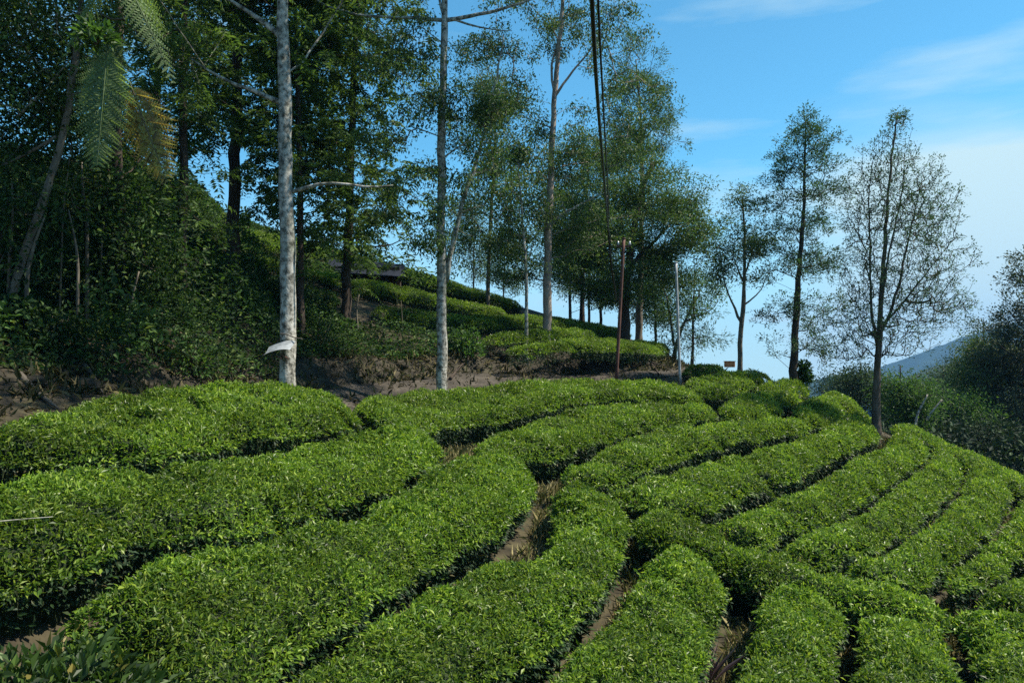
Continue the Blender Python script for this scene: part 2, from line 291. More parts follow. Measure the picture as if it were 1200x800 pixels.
# ------------------------------------------------------------------ tea hedges
def in_poly(x, y, poly):
    c = np.zeros(x.shape, bool); a = poly; b = np.roll(poly, -1, 0)
    for (x1, y1), (x2, y2) in zip(a, b):
        c ^= ((y1 > y) != (y2 > y)) & (x < (x2 - x1) * (y - y1) / (y2 - y1 + 1e-12) + x1)
    return c
def smooth_poly(p, n=2):
    for _ in range(n): p = np.stack([.75 * p + .25 * np.roll(p, -1, 0), .25 * p + .75 * np.roll(p, -1, 0)], 1).reshape(-1, 2)
    return p
HEDGES = []
def tea_hedge(pts, label, group='tea hedges in the field', h=HEDGE, dens=1.0, topfn=top_z, inset=.06, size=1.0, zadd=0.0, dmiss=32):
    tz = (lambda x, y: topfn(x, y) - HEDGE + h + zadd - .16 * sstep(.55, .8, noise2(x, y, 2.9, 47)) + .03 * noise2(x, y, 2.2, 48))
    poly = np.array([hit(px, py, tz, dmiss=dmiss)[:2] for px, py in pts]); poly = smooth_poly(poly, 2)
    HEDGES.append(poly)
    mn, mx = poly.min(0) - .1, poly.max(0) + .1; dist = np.linalg.norm(poly.mean(0)); dnear = np.linalg.norm(poly, axis=1).min()
    step = np.clip(dnear * .014, .09, .3)
    g0 = np.arange(mn[0], mx[0] + step, step); g1 = np.arange(mn[1], mx[1] + step, step); X, Y = np.meshgrid(g0, g1)
    def sdist(x, y):
        d, _ = seg_dist(x, y, poly, True); return np.where(in_poly(x, y, poly), d, -d) - inset + .075 * noise2(x, y, 5.5, 31)
    def ztop(x, y, d):
        return tz(x, y) - .2 * (1 - np.clip(d / .34, 0, 1)) ** 2.2
    D = sdist(X, Y); Z = ztop(X, Y, D) - .1
    c = P(600, 400, 1) * 0; cx, cy = poly.mean(0); root = thing('tea_hedge', label, 'hedge', (cx, cy, float(ground_z(cx, cy))), group)
    # woody core: top grid + skirts to the soil
    nx, ny = len(g0), len(g1); f = grid_faces(nx, ny); ins = (D.ravel() > .13); f = f[ins[f].all(1)]
    if len(f):
        Vc = np.stack([X, Y, Z], -1).reshape(-1, 3); e = np.concatenate([f[:, [0, 1]], f[:, [1, 2]], f[:, [2, 3]], f[:, [3, 0]]])
        key = np.sort(e, 1); _, inv, cnt = np.unique(key[:, 0] * 10 ** 7 + key[:, 1], return_inverse=True, return_counts=True); be = e[cnt[inv.ravel()] == 1]
        bot = Vc.copy(); bot[:, 2] = (ground_z(Vc[:, 0], Vc[:, 1]) - .08) if topfn is top_z else (UP(Vc[:, 0], Vc[:, 1]) - .12); n = len(Vc)
        sk = np.stack([be[:, 1], be[:, 0], be[:, 0] + n, be[:, 1] + n], 1)
        allf = np.concatenate([f, sk]); used = np.unique(allf); re = np.full(2 * n, -1); re[used] = np.arange(len(used))
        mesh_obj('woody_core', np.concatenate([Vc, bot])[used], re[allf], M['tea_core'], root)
    # leaves
    area = (D > 0).sum() * step * step; Vs = []; Fs = []; mids = []; nv = 0
    n = int(np.clip(5600 * (7 / max(dist, 5)) ** 1.05, 1100, 6500) * dens * area)
    q = rng.uniform(mn, mx, (int(n * (np.prod(mx - mn) / max(area, .01))) + 10, 2)); d = sdist(q[:, 0], q[:, 1]); k = d > -.02
    # uneven plucking table: thin out some patches
    thin = noise2(q[:, 0], q[:, 1], 3.2, 41) ; k &= rng.random(len(q)) > np.clip((thin - .35) * 1.3, 0, .6)
    q, d = q[k], d[k]; n = len(q)
    dd = np.hypot(q[:, 0], q[:, 1]); s = .052 * np.clip((dd / 9) ** .4, .95, 1.6) * size * rng.uniform(.5, 1.55, n) * (1 + .2 * noise2(q[:, 0], q[:, 1], 2.4, 43))
    z = ztop(q[:, 0], q[:, 1], d) + rng.normal(-.025, .034 if dist < 11 else .026, n)
    az = rng.uniform(0, 6.283, n); el = rng.normal(.45, .42, n)
    ax = np.stack([np.cos(az) * np.cos(el), np.sin(az) * np.cos(el), np.sin(el)], 1)
    nr = unit(np.stack([rng.normal(0, .4, n), rng.normal(0, .4, n), np.ones(n)], 1))
    base = np.stack([q[:, 0], q[:, 1], z], 1) - ax * s[:, None] * .5
    V, f = leaf_arrays(base, ax, nr, s, s * rng.uniform(.3, .46, n), droop=.13)
    Vs.append(V); Fs.append(f); mids.append(np.zeros(len(f), int)); nv += len(V)
    # upright pale new shoots
    ks = rng.random(n) < .16; m = int(ks.sum()); az = rng.uniform(0, 6.283, m); el = rng.normal(1.0, .28, m)
    ax = np.stack([np.cos(az) * np.cos(el), np.sin(az) * np.cos(el), np.sin(el)], 1); ss = s[ks] * rng.uniform(.7, 1.15, m)
    V, f = leaf_arrays(np.stack([q[ks, 0], q[ks, 1], ztop(q[ks, 0], q[ks, 1], d[ks]) - .01], 1), ax, unit(rng.normal(0, 1, (m, 3))), ss, ss * .3, droop=.15)
    Vs.append(V); Fs.append(f + nv); mids.append(np.full(len(f), 2)); nv += len(V)
    # skirt leaves along the rim, dark colour below carries the hedge side's shade
    a = poly; b = np.roll(poly, -1, 0); ln = np.linalg.norm(b - a, axis=1); per = ln.sum()
    m = int(per * np.clip(1100 * (7 / max(dist, 5)) ** 1.0, 260, 1200) * dens); i = rng.choice(len(a), m, p=ln / per); t = rng.random(m)
    e = (b - a)[i] / (ln[i][:, None] + 1e-9); p = a[i] + (b - a)[i] * t[:, None]; nn = np.stack([e[:, 1], -e[:, 0]], 1)
    flip = in_poly(p[:, 0] + nn[:, 0] * .03, p[:, 1] + nn[:, 1] * .03, poly); nn[flip] *= -1
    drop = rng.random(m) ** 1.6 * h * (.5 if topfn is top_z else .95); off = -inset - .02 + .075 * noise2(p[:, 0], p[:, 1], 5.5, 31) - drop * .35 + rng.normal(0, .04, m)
    p = p + nn * off[:, None]; z = tz(p[:, 0], p[:, 1]) - .2 - drop
    dd = np.hypot(p[:, 0], p[:, 1]); s = .062 * np.clip((dd / 10) ** .35, .95, 1.5) * size * rng.uniform(.6, 1.35, m); az = np.arctan2(nn[:, 1], nn[:, 0]) + rng.normal(0, .8, m); el = rng.normal(-.15, .5, m)
    ax = np.stack([np.cos(az) * np.cos(el), np.sin(az) * np.cos(el), np.sin(el)], 1); nr = unit(np.stack([nn[:, 0] * .6 + rng.normal(0, .4, m), nn[:, 1] * .6 + rng.normal(0, .4, m), np.ones(m)], 1))
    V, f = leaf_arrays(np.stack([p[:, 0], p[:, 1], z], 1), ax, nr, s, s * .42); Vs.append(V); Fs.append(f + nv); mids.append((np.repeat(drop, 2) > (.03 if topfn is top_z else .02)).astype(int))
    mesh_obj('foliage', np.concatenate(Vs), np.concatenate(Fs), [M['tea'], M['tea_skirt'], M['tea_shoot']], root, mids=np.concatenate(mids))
    return root, poly

T = [  # outline of each hedge's plucking table in the photograph, and what it looks like
 ([(-150, 500), (0, 488), (65, 469), (130, 457), (200, 448), (310, 447), (380, 457), (425, 476), (422, 485), (370, 494), (280, 504), (230, 513), (150, 520), (75, 521), (0, 521), (-150, 530)], 'broad tea hedge in front of the tall pale trunk with the metal sheet'),
 ([(-150, 600), (0, 556), (30, 543), (90, 537), (150, 537), (230, 530), (300, 519), (370, 508), (435, 488), (480, 492), (520, 512), (520, 528), (480, 545), (440, 562), (380, 583), (340, 592), (280, 606), (215, 611), (170, 608), (140, 625), (108, 643), (70, 650), (0, 672), (-150, 720)], 'long tea hedge with a thin pale twig lying on its shaded end'),
 ([(70, 697), (115, 670), (165, 648), (215, 628), (280, 621), (340, 608), (385, 596), (440, 576), (485, 553), (525, 530), (560, 520), (590, 519), (630, 545), (628, 566), (600, 595), (570, 610), (535, 632), (480, 657), (430, 694), (370, 724), (340, 750), (305, 780), (285, 830), (200, 830), (175, 770), (150, 740), (120, 728), (78, 722)], 'long dense tea hedge curling round a dark hollow beside the big-leaved bush'),
 ([(270, 900), (302, 800), (388, 744), (458, 696), (512, 670), (548, 650), (580, 647), (622, 648), (650, 612), (646, 570), (660, 556), (695, 562), (730, 580), (740, 600), (732, 628), (716, 660), (690, 692), (660, 724), (615, 757), (545, 800), (470, 900)], 'tea hedge between the straw-coloured bare patch and the narrow brown path'),
 ([(752, 642), (775, 625), (805, 632), (838, 645), (850, 665), (851, 690), (834, 720), (828, 760), (806, 800), (770, 900), (500, 900), (622, 790), (662, 752), (706, 715), (735, 680)], 'wide tea hedge left of the grassy path with the purple spiky plant'),
 ([(746, 592), (770, 585), (800, 599), (850, 626), (910, 648), (960, 665), (1010, 674), (1060, 683), (1100, 692), (1112, 718), (1060, 712), (1010, 698), (985, 692), (935, 679), (893, 671), (852, 653), (800, 632), (765, 624), (749, 607)], 'slim tea hedge running diagonally across the heads of the lower rows'),
 ([(893, 672), (935, 679), (985, 692), (988, 720), (982, 746), (977, 773), (974, 800), (960, 900), (845, 900), (855, 800), (860, 773), (870, 746), (883, 720)], 'tea hedge between the grassy path and the first dark slot to its right'),
 ([(1010, 698), (1060, 712), (1108, 722), (1117, 750), (1122, 776), (1127, 800), (1140, 900), (1000, 900), (1004, 800), (1004, 766), (1005, 733)], 'tea hedge with a dark bare spot between the two dark vertical slots'),
 ([(1112, 703), (1160, 708), (1230, 725), (1280, 760), (1280, 900), (1180, 900), (1156, 800), (1151, 773), (1141, 748), (1124, 722)], 'tea hedge right of the second dark slot, cut by the corner of the view'),
 ([(1150, 686), (1180, 672), (1260, 655), (1300, 690), (1270, 715), (1200, 704), (1160, 700)], 'short tea hedge behind the dry straw patch near the right edge'),
 ([(700, 572), (735, 560), (780, 548), (830, 532), (880, 521), (930, 508), (970, 495), (1000, 478), (1026, 496), (1033, 506), (998, 517), (968, 532), (935, 549), (895, 562), (862, 573), (828, 586), (795, 592), (775, 585), (745, 578)], 'broad sunlit tea hedge ending at the foot of the forked many-stemmed tree'),
 ([(812, 606), (862, 594), (902, 578), (945, 564), (985, 543), (1010, 527), (1040, 521), (1046, 500), (1080, 512), (1088, 522), (1078, 532), (1048, 552), (1014, 572), (978, 594), (950, 606), (910, 609), (900, 625), (880, 633), (850, 620)], 'tea hedge rising to the narrow dark gap right of the forked tree'),
 ([(908, 632), (932, 620), (985, 607), (1020, 582), (1055, 560), (1092, 534), (1098, 516), (1122, 528), (1126, 548), (1120, 560), (1100, 580), (1072, 600), (1042, 621), (1012, 636), (980, 648), (940, 645)], 'third tea hedge of the fan below the forked tree'),
 ([(985, 659), (1022, 646), (1056, 630), (1085, 610), (1110, 590), (1130, 570), (1137, 540), (1165, 550), (1187, 566), (1174, 588), (1155, 614), (1124, 634), (1090, 665), (1045, 674)], 'fourth tea hedge of the fan, reaching the edge of the drop to the woods'),
 ([(1102, 672), (1132, 647), (1165, 624), (1187, 594), (1200, 572), (1260, 590), (1260, 600), (1228, 620), (1192, 638), (1163, 664), (1130, 678)], 'tea hedge at the outer right end of the fan, below the wooded drop'),
 ([(1200, 645), (1240, 622), (1300, 600), (1320, 640), (1270, 650), (1210, 655)], 'last sliver of tea hedge at the very right edge of the view'),
 ([(1046, 492), (1075, 499), (1105, 511), (1150, 530), (1195, 554), (1260, 585), (1230, 585), (1190, 566), (1150, 546), (1110, 526), (1075, 513), (1048, 506)], 'narrow tea hedge along the drop to the woods right of the forked tree'),
 ([(652, 545), (690, 530), (720, 512), (770, 499), (815, 494), (860, 488), (920, 483), (955, 489), (950, 494), (900, 502), (850, 513), (800, 524), (752, 540), (705, 556), (672, 556)], 'narrow tea hedge directly above the broad sunlit one'),
 ([(545, 514), (590, 499), (650, 480), (700, 471), (775, 470), (826, 470), (846, 481), (810, 485), (762, 491), (710, 502), (675, 518), (640, 528), (606, 524)], 'curved tea hedge below the long top row, shaded at its lower end'),
 ([(843, 467), (880, 456), (912, 463), (921, 479), (872, 482), (846, 480)], 'short round-ended tea hedge in the upper middle of the terraces'),
 ([(880, 449), (925, 437), (956, 452), (918, 473), (900, 462)], 'small rounded tea hedge just left of the dark leaning trunk\'s foot'),
 ([(922, 477), (960, 454), (990, 464), (986, 491), (956, 496)], 'small dome of tea between the two tall trees'),
 ([(962, 452), (985, 460), (1015, 476), (1022, 491), (1002, 480), (985, 468)], 'thin strip of tea along the crest left of the forked trunk'),
 ([(412, 459), (470, 453), (520, 455), (600, 443), (650, 443), (715, 441), (790, 446), (828, 461), (816, 465), (775, 460), (700, 460), (650, 469), (600, 480), (540, 486), (490, 490), (430, 477)], 'long shaded tea hedge along the dirt road around the slim pale trunk\'s foot'),
 ([(795, 443), (830, 438), (875, 428), (912, 438), (895, 445), (870, 453), (835, 459), (812, 453)], 'topmost tea hedge on the crest beside the orange box'),
 ([(798, 427), (830, 426), (850, 426), (852, 430), (830, 432), (800, 432)], 'low dark tea hedge behind the grey metal pole'),
]
hedge_polys = {}
for i_, (pts, lab) in enumerate(T): tea_hedge(pts, lab, inset=(.085 if i_ < 2 else .045 if i_ < 4 else .05 if i_ < 5 else -.01 if i_ in (5, 9) else .045 if i_ < 9 else .025))
def uptop(x, y): return UP(x, y) + HEDGE + .05 * noise2(x, y, 4, 21)
S = 'tea hedges on the upper slope'
W = [
 ([(255, 266), (300, 266), (345, 281), (385, 291), (378, 297), (330, 290), (285, 279)], 'uppermost tea hedge on the skyline, half hidden by the tall pale trunk'),
 ([(385, 289), (420, 297), (470, 311), (512, 322), (562, 338), (615, 352), (608, 356), (555, 345), (510, 333), (462, 321), (400, 305)], 'tea hedge along the slope\'s skyline past the hut'),
 ([(395, 322), (440, 325), (510, 342), (555, 352), (600, 362), (592, 366), (560, 362), (520, 355), (460, 341), (400, 332)], 'sunlit tea hedge below the hut'),
 ([(430, 351), (505, 362), (560, 369), (625, 366), (690, 374), (745, 388), (730, 391), (680, 382), (640, 377), (590, 380), (535, 378), (440, 366)], 'tea hedge crossing behind the pinkish trunk on the slope'),
 ([(560, 388), (610, 384), (660, 383), (705, 387), (698, 391), (650, 391), (610, 394), (570, 398)], 'short tea hedge beside the thin young trunk on the slope'),
 ([(588, 403), (640, 397), (700, 395), (760, 398), (788, 405), (778, 410), (740, 407), (700, 405), (640, 406), (600, 410)], 'lowest tea hedge on the slope, on top of the soil bank'),
 ([(268, 290), (350, 305), (420, 326), (415, 333), (350, 317), (295, 308)], 'shaded tea hedge left of the hut below the skyline'),
]
for pts, lab in W: tea_hedge(pts, lab, S, topfn=uptop, size=.85, dmiss=42, h=.5, inset=.04)

# big-leaved bush in the near corner
def leafy_bush(name, label, cat, center, rad, n, L, mat, group=None, stems=7, asp=.45, seed=0):
    r = np.random.default_rng(seed + 100); c = np.asarray(center, float); root = thing(name, label, cat, c, group); rad = np.asarray(rad, float)
    mb = MB(); tips = []
    for i in range(stems):
        u = unit(r.normal(0, 1, 3)); u[2] = abs(u[2]) + .2; tip = c + unit(u) * rad * r.uniform(.75, 1); tips.append(tip)
        m = (c + tip) / 2 + r.normal(0, .08, 3) * rad; mb.tube([c - [0, 0, .05], m, tip], [.012 * rad[2] + .004, .006 + .006 * rad[2], .003], 5)
    mb.build('stem', M['twig'], root)
    u = unit(r.normal(0, 1, (n, 3))); u[:, 2] = np.abs(u[:, 2]) * 1.1 - .15; u = unit(u) * (r.random(n) ** .4)[:, None]
    lump = 1 + .28 * noise2(u[:, 0] * 2 + u[:, 2], u[:, 1] * 2 - u[:, 2], 2.6, seed + 5)
    p = c + u * rad * lump[:, None]; ax = unit(u + r.normal(0, .55, (n, 3)) + [0, 0, .1]); nr = unit(r.normal(0, .5, (n, 3)) + [0, 0, 1]); s = L * r.uniform(.6, 1.3, n)
    V, f = leaf_arrays(p, ax, nr, s, s * asp, droop=.2); mesh_obj('foliage', V, f, mat, root); return root
b = P(60, 800, 3.55)
leafy_bush('bush', 'near bush with big glossy leaves in the bottom left corner', 'bush', (b[0], b[1], b[2] - .25), (.62, .42, .4), 2600, .068, M['bushleaf'], stems=12, asp=.5, seed=2)

# ------------------------------------------------------------------ dry grass and weeds on the paths
def grass(n, xr, yr, label_name):
    q = np.stack([rng.uniform(*xr, n), rng.uniform(*yr, n)], 1); sd = bank_sd(q[:, 0], q[:, 1]); keep = (sd < -2.1) & (np.abs(q[:, 0]) < q[:, 1] * .72 + 1)
    q = q[keep]; ins = np.zeros(len(q), bool)
    for h in HEDGES[:26]: ins |= in_poly(q[:, 0], q[:, 1], h)
    q = q[~ins]; q = q[(noise2(q[:, 0], q[:, 1], 2.2, 51) + rng.normal(0, .25, len(q))) > -.45]; m = len(q)
    base = np.stack([q[:, 0], q[:, 1], ground_z(q[:, 0], q[:, 1]) - .01], 1); az = rng.uniform(0, 6.28, m); el = rng.uniform(.5, 1.4, m)
    ax = np.stack([np.cos(az) * np.cos(el), np.sin(az) * np.cos(el), np.sin(el)], 1); L = rng.uniform(.06, .24, m)
    V, f = leaf_arrays(base, ax, unit(rng.normal(0, 1, (m, 3))), L, .012 + .0006 * base[:, 1], droop=.25); tag(mesh_obj(label_name, V, f, M['straw']), 'dry straw-coloured grass and weeds on the paths between tea hedges', 'grass', kind='stuff')
grass(420000, (-8, 14), (4, 26), 'dry_grass')
def litter(n):
    q = np.stack([rng.uniform(-9, 14, n), rng.uniform(4, 34, n)], 1); sd = bank_sd(q[:, 0], q[:, 1]); q = q[(sd < 1.2) & (np.abs(q[:, 0]) < q[:, 1] * .72 + 1)]; ins = np.zeros(len(q), bool)
    for h in HEDGES[:26]: ins |= in_poly(q[:, 0], q[:, 1], h)
    q = q[~ins]; m = len(q); base = np.stack([q[:, 0], q[:, 1], ground_z(q[:, 0], q[:, 1]) + .012], 1); ax = unit(np.stack([rng.normal(0, 1, m), rng.normal(0, 1, m), rng.normal(.05, .25, m)], 1))
    s_ = rng.uniform(.03, .1, m); V, f = leaf_arrays(base, ax, unit(rng.normal(0, .35, (m, 3)) + [0, 0, 1]), s_, s_ * .45, droop=-.2); tag(mesh_obj('leaf_litter', V, f, M['litter']), 'dead leaves and prunings lying on the bare soil', 'leaf litter', kind='stuff')
litter(70000)

def bank_grass(n):
    q = np.stack([rng.uniform(-9, 9, n), rng.uniform(9, 36, n)], 1); sd = bank_sd(q[:, 0], q[:, 1])
    q = q[(sd > -.1 - 2 * (rng.random(n) < .16)) & (sd < 1.3) & ((noise2(q[:, 0], q[:, 1], 1.8, 57) + rng.normal(0, .3, n)) > -.05)]; m = len(q)
    base = np.stack([q[:, 0], q[:, 1], ground_z(q[:, 0], q[:, 1]) - .01], 1); az = rng.uniform(0, 6.28, m); el = rng.uniform(-.2, 1.2, m)
    ax = np.stack([np.cos(az) * np.cos(el), np.sin(az) * np.cos(el) - .4, np.sin(el)], 1); L = rng.uniform(.08, .32, m)
    V, f = leaf_arrays(base, ax, unit(rng.normal(0, 1, (m, 3))), L, .022, droop=.4); tag(mesh_obj('bank_grass', V, f, M['bankgrass']), 'dull dry grass and weeds hanging on the soil bank above the road', 'grass', kind='stuff')
bank_grass(130000)

# ------------------------------------------------------------------ trees
def frond_arrays(base, direc, L, pairs=12, wid=.34, droop=.35, flat_up=(0, 0, 1), leafw=.2, sub=0, r=rng, shape=0):
    """feather leaf: pinnae along a drooping rachis. returns leaf bases, axes, normals, lengths, widths, rachis"""
    d = unit(np.asarray(direc, float)); t = np.linspace(0.08, 1, pairs)
    up = np.asarray(flat_up, float); rach = base + d * (t * L)[:, None] - np.array([0, 0, 1]) * (droop * L * t ** 2)[:, None]
    rach = rach + unit(np.cross(d, up)) * (np.sin(t * 2.6) * L * r.uniform(-.07, .07))[:, None]
    tan = unit(np.gradient(rach, axis=0)); side = unit(np.cross(tan, up)); nrm = np.cross(side, tan)
    prof = (np.sin(np.clip(t * .88 + .12, 0, 1) * math.pi) ** .7 if shape == 0 else np.minimum(1, t / .3) ** .6 * (1.02 - t) ** .62 * 1.25) * wid * L
    B, A, Nn, LL = [], [], [], []
    for s in (-1, 1):
        ax = unit(side * s + tan * (.55 if shape == 0 else .75) - nrm * .12 + (0 if shape == 0 else r.normal(0, .06, tan.shape)))
        if sub == 0: B.append(rach); A.append(ax); Nn.append(nrm); LL.append(prof)
        else:
            for u in np.linspace(.05, 1, sub):
                pb = rach + ax * (prof * u)[:, None]; w = prof * (1 - u * .85) * .23
                for s2 in (-1, 1):
                    B.append(pb); A.append(unit(np.cross(nrm, ax) * s2 + ax * .6)); Nn.append(nrm); LL.append(w)
    return np.concatenate(B), np.concatenate(A), np.concatenate(Nn), np.concatenate(LL), rach

def resample(p, step):
    p = np.asarray(p, float); s = np.r_[0, np.cumsum(np.linalg.norm(np.diff(p, axis=0), axis=1))]; n = max(3, int(s[-1] / step) + 1); t = np.linspace(0, s[-1], n)
    q = np.stack([np.interp(t, s, p[:, i]) for i in range(3)], 1)
    for _ in range(3): q[1:-1] = (q[:-2] + 2 * q[1:-1] + q[2:]) / 4
    return q, t / s[-1]

def tree(name, label, trunk, d, r0, r1, blobs, ntips, leaf, group='trees along the bank', limbs=(), tap=.9, bark='bark_grey', seed=0, rise=.35, tipr=.006, sub=0, flare=1.35, knots=0.1, sink=.25, twigleaf=.0, step=.4, clump=5):
    """trunk/limbs: photo-pixel polylines (px,py[,ddepth]); blobs: (cx,cy,rx,ry[,rdepth,ddepth,weight]) crown masses"""
    r = np.random.default_rng(seed + 1000)
    def W3(a): return P(a[0], a[1], d + (a[2] if len(a) > 2 else 0))
    tp = np.array([W3(a) for a in trunk]); tp[0, 2] = min(tp[0, 2], float(ground_z(tp[0, 0], tp[0, 1]))) - sink
    root = thing(name, label, 'tree', tp[0], group)
    nodes, rad, par = [], [], []
    q, t = resample(tp, step); q[1:-1, :2] += r.normal(0, r0 * .1, (len(q) - 2, 2)); rr = r0 + (r1 - r0) * t ** tap; rr = rr * (1 + r.normal(0, .028, len(rr))); rr[:2] *= [flare * 1.1, flare ** .5]
    mb = MB(); mb.tube(q, rr, 14, wob=knots, seed=seed)
    nodes += list(q); rad += list(rr)
    free = len(q) * 0
    limb_objs = []; owner = [mb] * len(q)
    for lim in limbs:
        pl = np.array([W3(a) for a in lim[0]]); k = np.argmin(np.linalg.norm(q - pl[0], axis=1)); 
        l, tt = resample(pl, step * .7); l[1:] += r.normal(0, lim[1] * .25, (len(l) - 1, 3)); lr = lim[1] * (1 - tt * .75)
        m2 = MB(); m2.tube(l, lr, 8, wob=.08, seed=seed + 3); limb_objs.append((m2, lim[2] if len(lim) > 2 else bark)); owner += [m2] * len(l)
        nodes += list(l); rad += list(lr)
    nspec = len(nodes); par = [-1] * nspec; nodes = list(nodes)
    # crown tips
    bl = []
    for bb in blobs:
        cx, cy, rx, ry = bb[:4]; rd = bb[4] if len(bb) > 4 else rx * pxs(d); dd = bb[5] if len(bb) > 5 else 0; w = bb[6] if len(bb) > 6 else 1
        bl.append((P(cx, cy, d + dd), np.array([rx * pxs(d), rd, ry * pxs(d)]), w * rx * ry))
    wts = np.array([b_[2] for b_ in bl], float); wts /= wts.sum(); ch = r.choice(len(bl), ntips, p=wts)
    u = unit(r.normal(0, 1, (ntips, 3))) * (r.random(ntips) ** .42)[:, None]
    tips = np.array([bl[c][0] for c in ch]) + u * np.array([bl[c][1] for c in ch])
    if clump:
        nc = max(6, int(ntips / clump)); own = r.integers(0, nc, ntips); sp = leaf[3] * 1.2
        tips = tips[:nc][own] + r.normal(0, 1, (ntips, 3)) * [sp, sp, sp * .6]
    arr = np.zeros((nspec + ntips * 14 + 50, 3)); arr[:nspec] = nodes; cnt = nspec; R_ = np.zeros(len(arr)); R_[:nspec] = rad; PAR = np.full(len(arr), -1)
    dmin = np.array([np.min(np.linalg.norm(arr[:nspec] - tt_, axis=1)) for tt_ in tips]); order = np.argsort(dmin); paths = []; R_[nspec:] = tipr
    zlo = tp[0, 2]
    for i in order:
        tpi = tips[i]; v = tpi - arr[:cnt]; dl = np.linalg.norm(v, axis=1)
        cost = dl + .9 * np.maximum(0, rise * dl - v[:, 2]) + np.where(arr[:cnt, 2] < zlo + 1.0, 3, 0)
        j = int(np.argmin(cost)); L = dl[j]
        if L < .05: continue
        n = int(np.clip(L / step + 1, 2, 9)); p0 = arr[j]; c = p0 + .5 * v[j] + np.array([0, 0, -.1 * L]) * np.sign(rise + .01) + r.normal(0, .07 * L, 3)
        s = np.linspace(0, 1, n + 1)[:, None]; pth = (1 - s) ** 2 * p0 + 2 * s * (1 - s) * c + s * s * tpi; pth[1:-1] += r.normal(0, .025 * L / n + .008, (n - 1, 3))
        ids = [j]
        for k in range(1, n + 1): arr[cnt] = pth[k]; PAR[cnt] = ids[-1]; ids.append(cnt); cnt += 1
        paths.append(ids)
        if cnt > len(arr) - 20: break
    load = np.zeros(cnt); isl = np.ones(cnt, bool)
    area = np.zeros(cnt); own_path = {}
    for k in range(cnt - 1, nspec - 1, -1):
        if area[k] == 0: area[k] = tipr ** 2.3
        R_[k] = area[k] ** (1 / 2.3)
        pk = PAR[k]
        if pk >= 0: area[pk] += area[k]
    for ids in paths:
        if ids[0] >= nspec: owner_of = own_path[ids[0]]
        else: owner_of = owner[ids[0]]
        for k in ids[1:]: own_path[k] = owner_of
        rr = R_[ids].copy(); rr[0] = min(rr[1] * 1.15, R_[ids[0]]); 
        if ids[0] < nspec: rr = np.minimum(rr, max(R_[ids[0]] * .75, tipr))
        owner_of.tube(arr[ids], rr, 5 if rr[0] < .03 else 7, cap=False)
    if limb_objs:
        for m2, bk in limb_objs: m2.build('limb', M[bk], root)
    mb.build('trunk', M[bark], root)
    # leaves
    kind, nl, ls, rc, fz, mat = leaf[:6]
    ends = [arr[ids[-1]] for ids in paths]; dirs = [arr[ids[-1]] - arr[ids[-2]] for ids in paths]
    if twigleaf:
        for ids in paths:
            for k in ids[1:-1]:
                if r.random() < twigleaf: ends.append(arr[k]); dirs.append(arr[k] - arr[PAR[k]] if PAR[k] >= 0 else np.array([0, 0, 1.]))
    E = np.array(ends); Dr = unit(np.array(dirs)); 
    if kind == 'frond':
        B, A, Nn, LL = [], [], [], []
        for p, dv in zip(E, Dr):
            for k in range(nl):
                az = r.uniform(0, 6.28); dd = np.array([math.cos(az), math.sin(az), r.uniform(-.7, .4)]) + dv * .5
                x = frond_arrays(p + r.normal(0, .06, 3), dd, rc * r.uniform(.6, 1.2), int(leaf[6]) if len(leaf) > 6 else 9, .3, r.uniform(.2, .9), r=r); B.append(x[0]); A.append(x[1]); Nn.append(x[2]); LL.append(x[3])
        B, A, Nn, LL = map(np.concatenate, (B, A, Nn, LL)); A = unit(A + r.normal(0, .25, A.shape)); V, f = leaf_arrays(B, A, unit(Nn + r.normal(0, .45, Nn.shape)), LL, np.minimum(LL * .34, ls), droop=.15)
    else:
        n = len(E) * nl; e = np.repeat(np.arange(len(E)), nl); off = r.normal(0, 1, (n, 3)) * rc; off[:, 2] *= fz
        if kind == 'tuft': off *= .55; off += Dr[e] * rc * .5
        p = E[e] + off; s = ls * r.uniform(.55, 1.35, n)
        if kind == 'tuft': ax = unit(off + Dr[e] * rc * .5 + r.normal(0, .3 * rc, (n, 3)))
        elif kind == 'droop': ax = unit(np.stack([r.normal(0, .6, n), r.normal(0, .6, n), r.uniform(-1.2, .1, n)], 1))
        else: ax = unit(off + r.normal(0, .8 * rc, (n, 3)) + [0, 0, .1 * rc])
        nr = unit(r.normal(0, .7, (n, 3)) + [0, 0, 1]); V, f = leaf_arrays(p, ax, nr, s, s * (leaf[6] if len(leaf) > 6 else .42), droop=.18)
    mesh_obj('crown', V, f, M[mat], root)
    return root

G1 = 'tall trees along the bank'
# tall pale trunk with the metal sheet
tree('tree', 'tall pale mottled trunk with a small metal sheet fixed low on it', [(339, 452), (337, 330), (335, 230), (333, 120), (332, 0), (330, -120), (326, -260)], 14, .155, .075,
     [(250, 30, 75, 45, 1.6), (330, -230, 240, 130, 3.4, 0, 2.0), (180, -120, 150, 90, 2.6, 0, 1.2), (430, -60, 80, 60, 1.5, 0, .6), (300, 110, 60, 30, 1.2, .6, .5), (500, -190, 130, 70, 2.2, 0, 1.2), (590, -330, 140, 90, 2.6, 0, 1.2)], 210, ('frond', 6, .06, .62, 1, 'feather', 10), G1, bark='bark_pale', seed=1,  # rightmost crown masses are unseen, added above the view to shade the bank
     limbs=[([(332, 122), (310, 112), (285, 103), (262, 96), (242, 82), (225, 70)], .05), ([(333, 48), (315, 30), (290, 14), (262, -4), (230, -30)], .055), ([(338, 226), (352, 220), (372, 213), (390, 208), (405, 214), (420, 224), (445, 221), (462, 216)], .04)], knots=.07, flare=1.15)
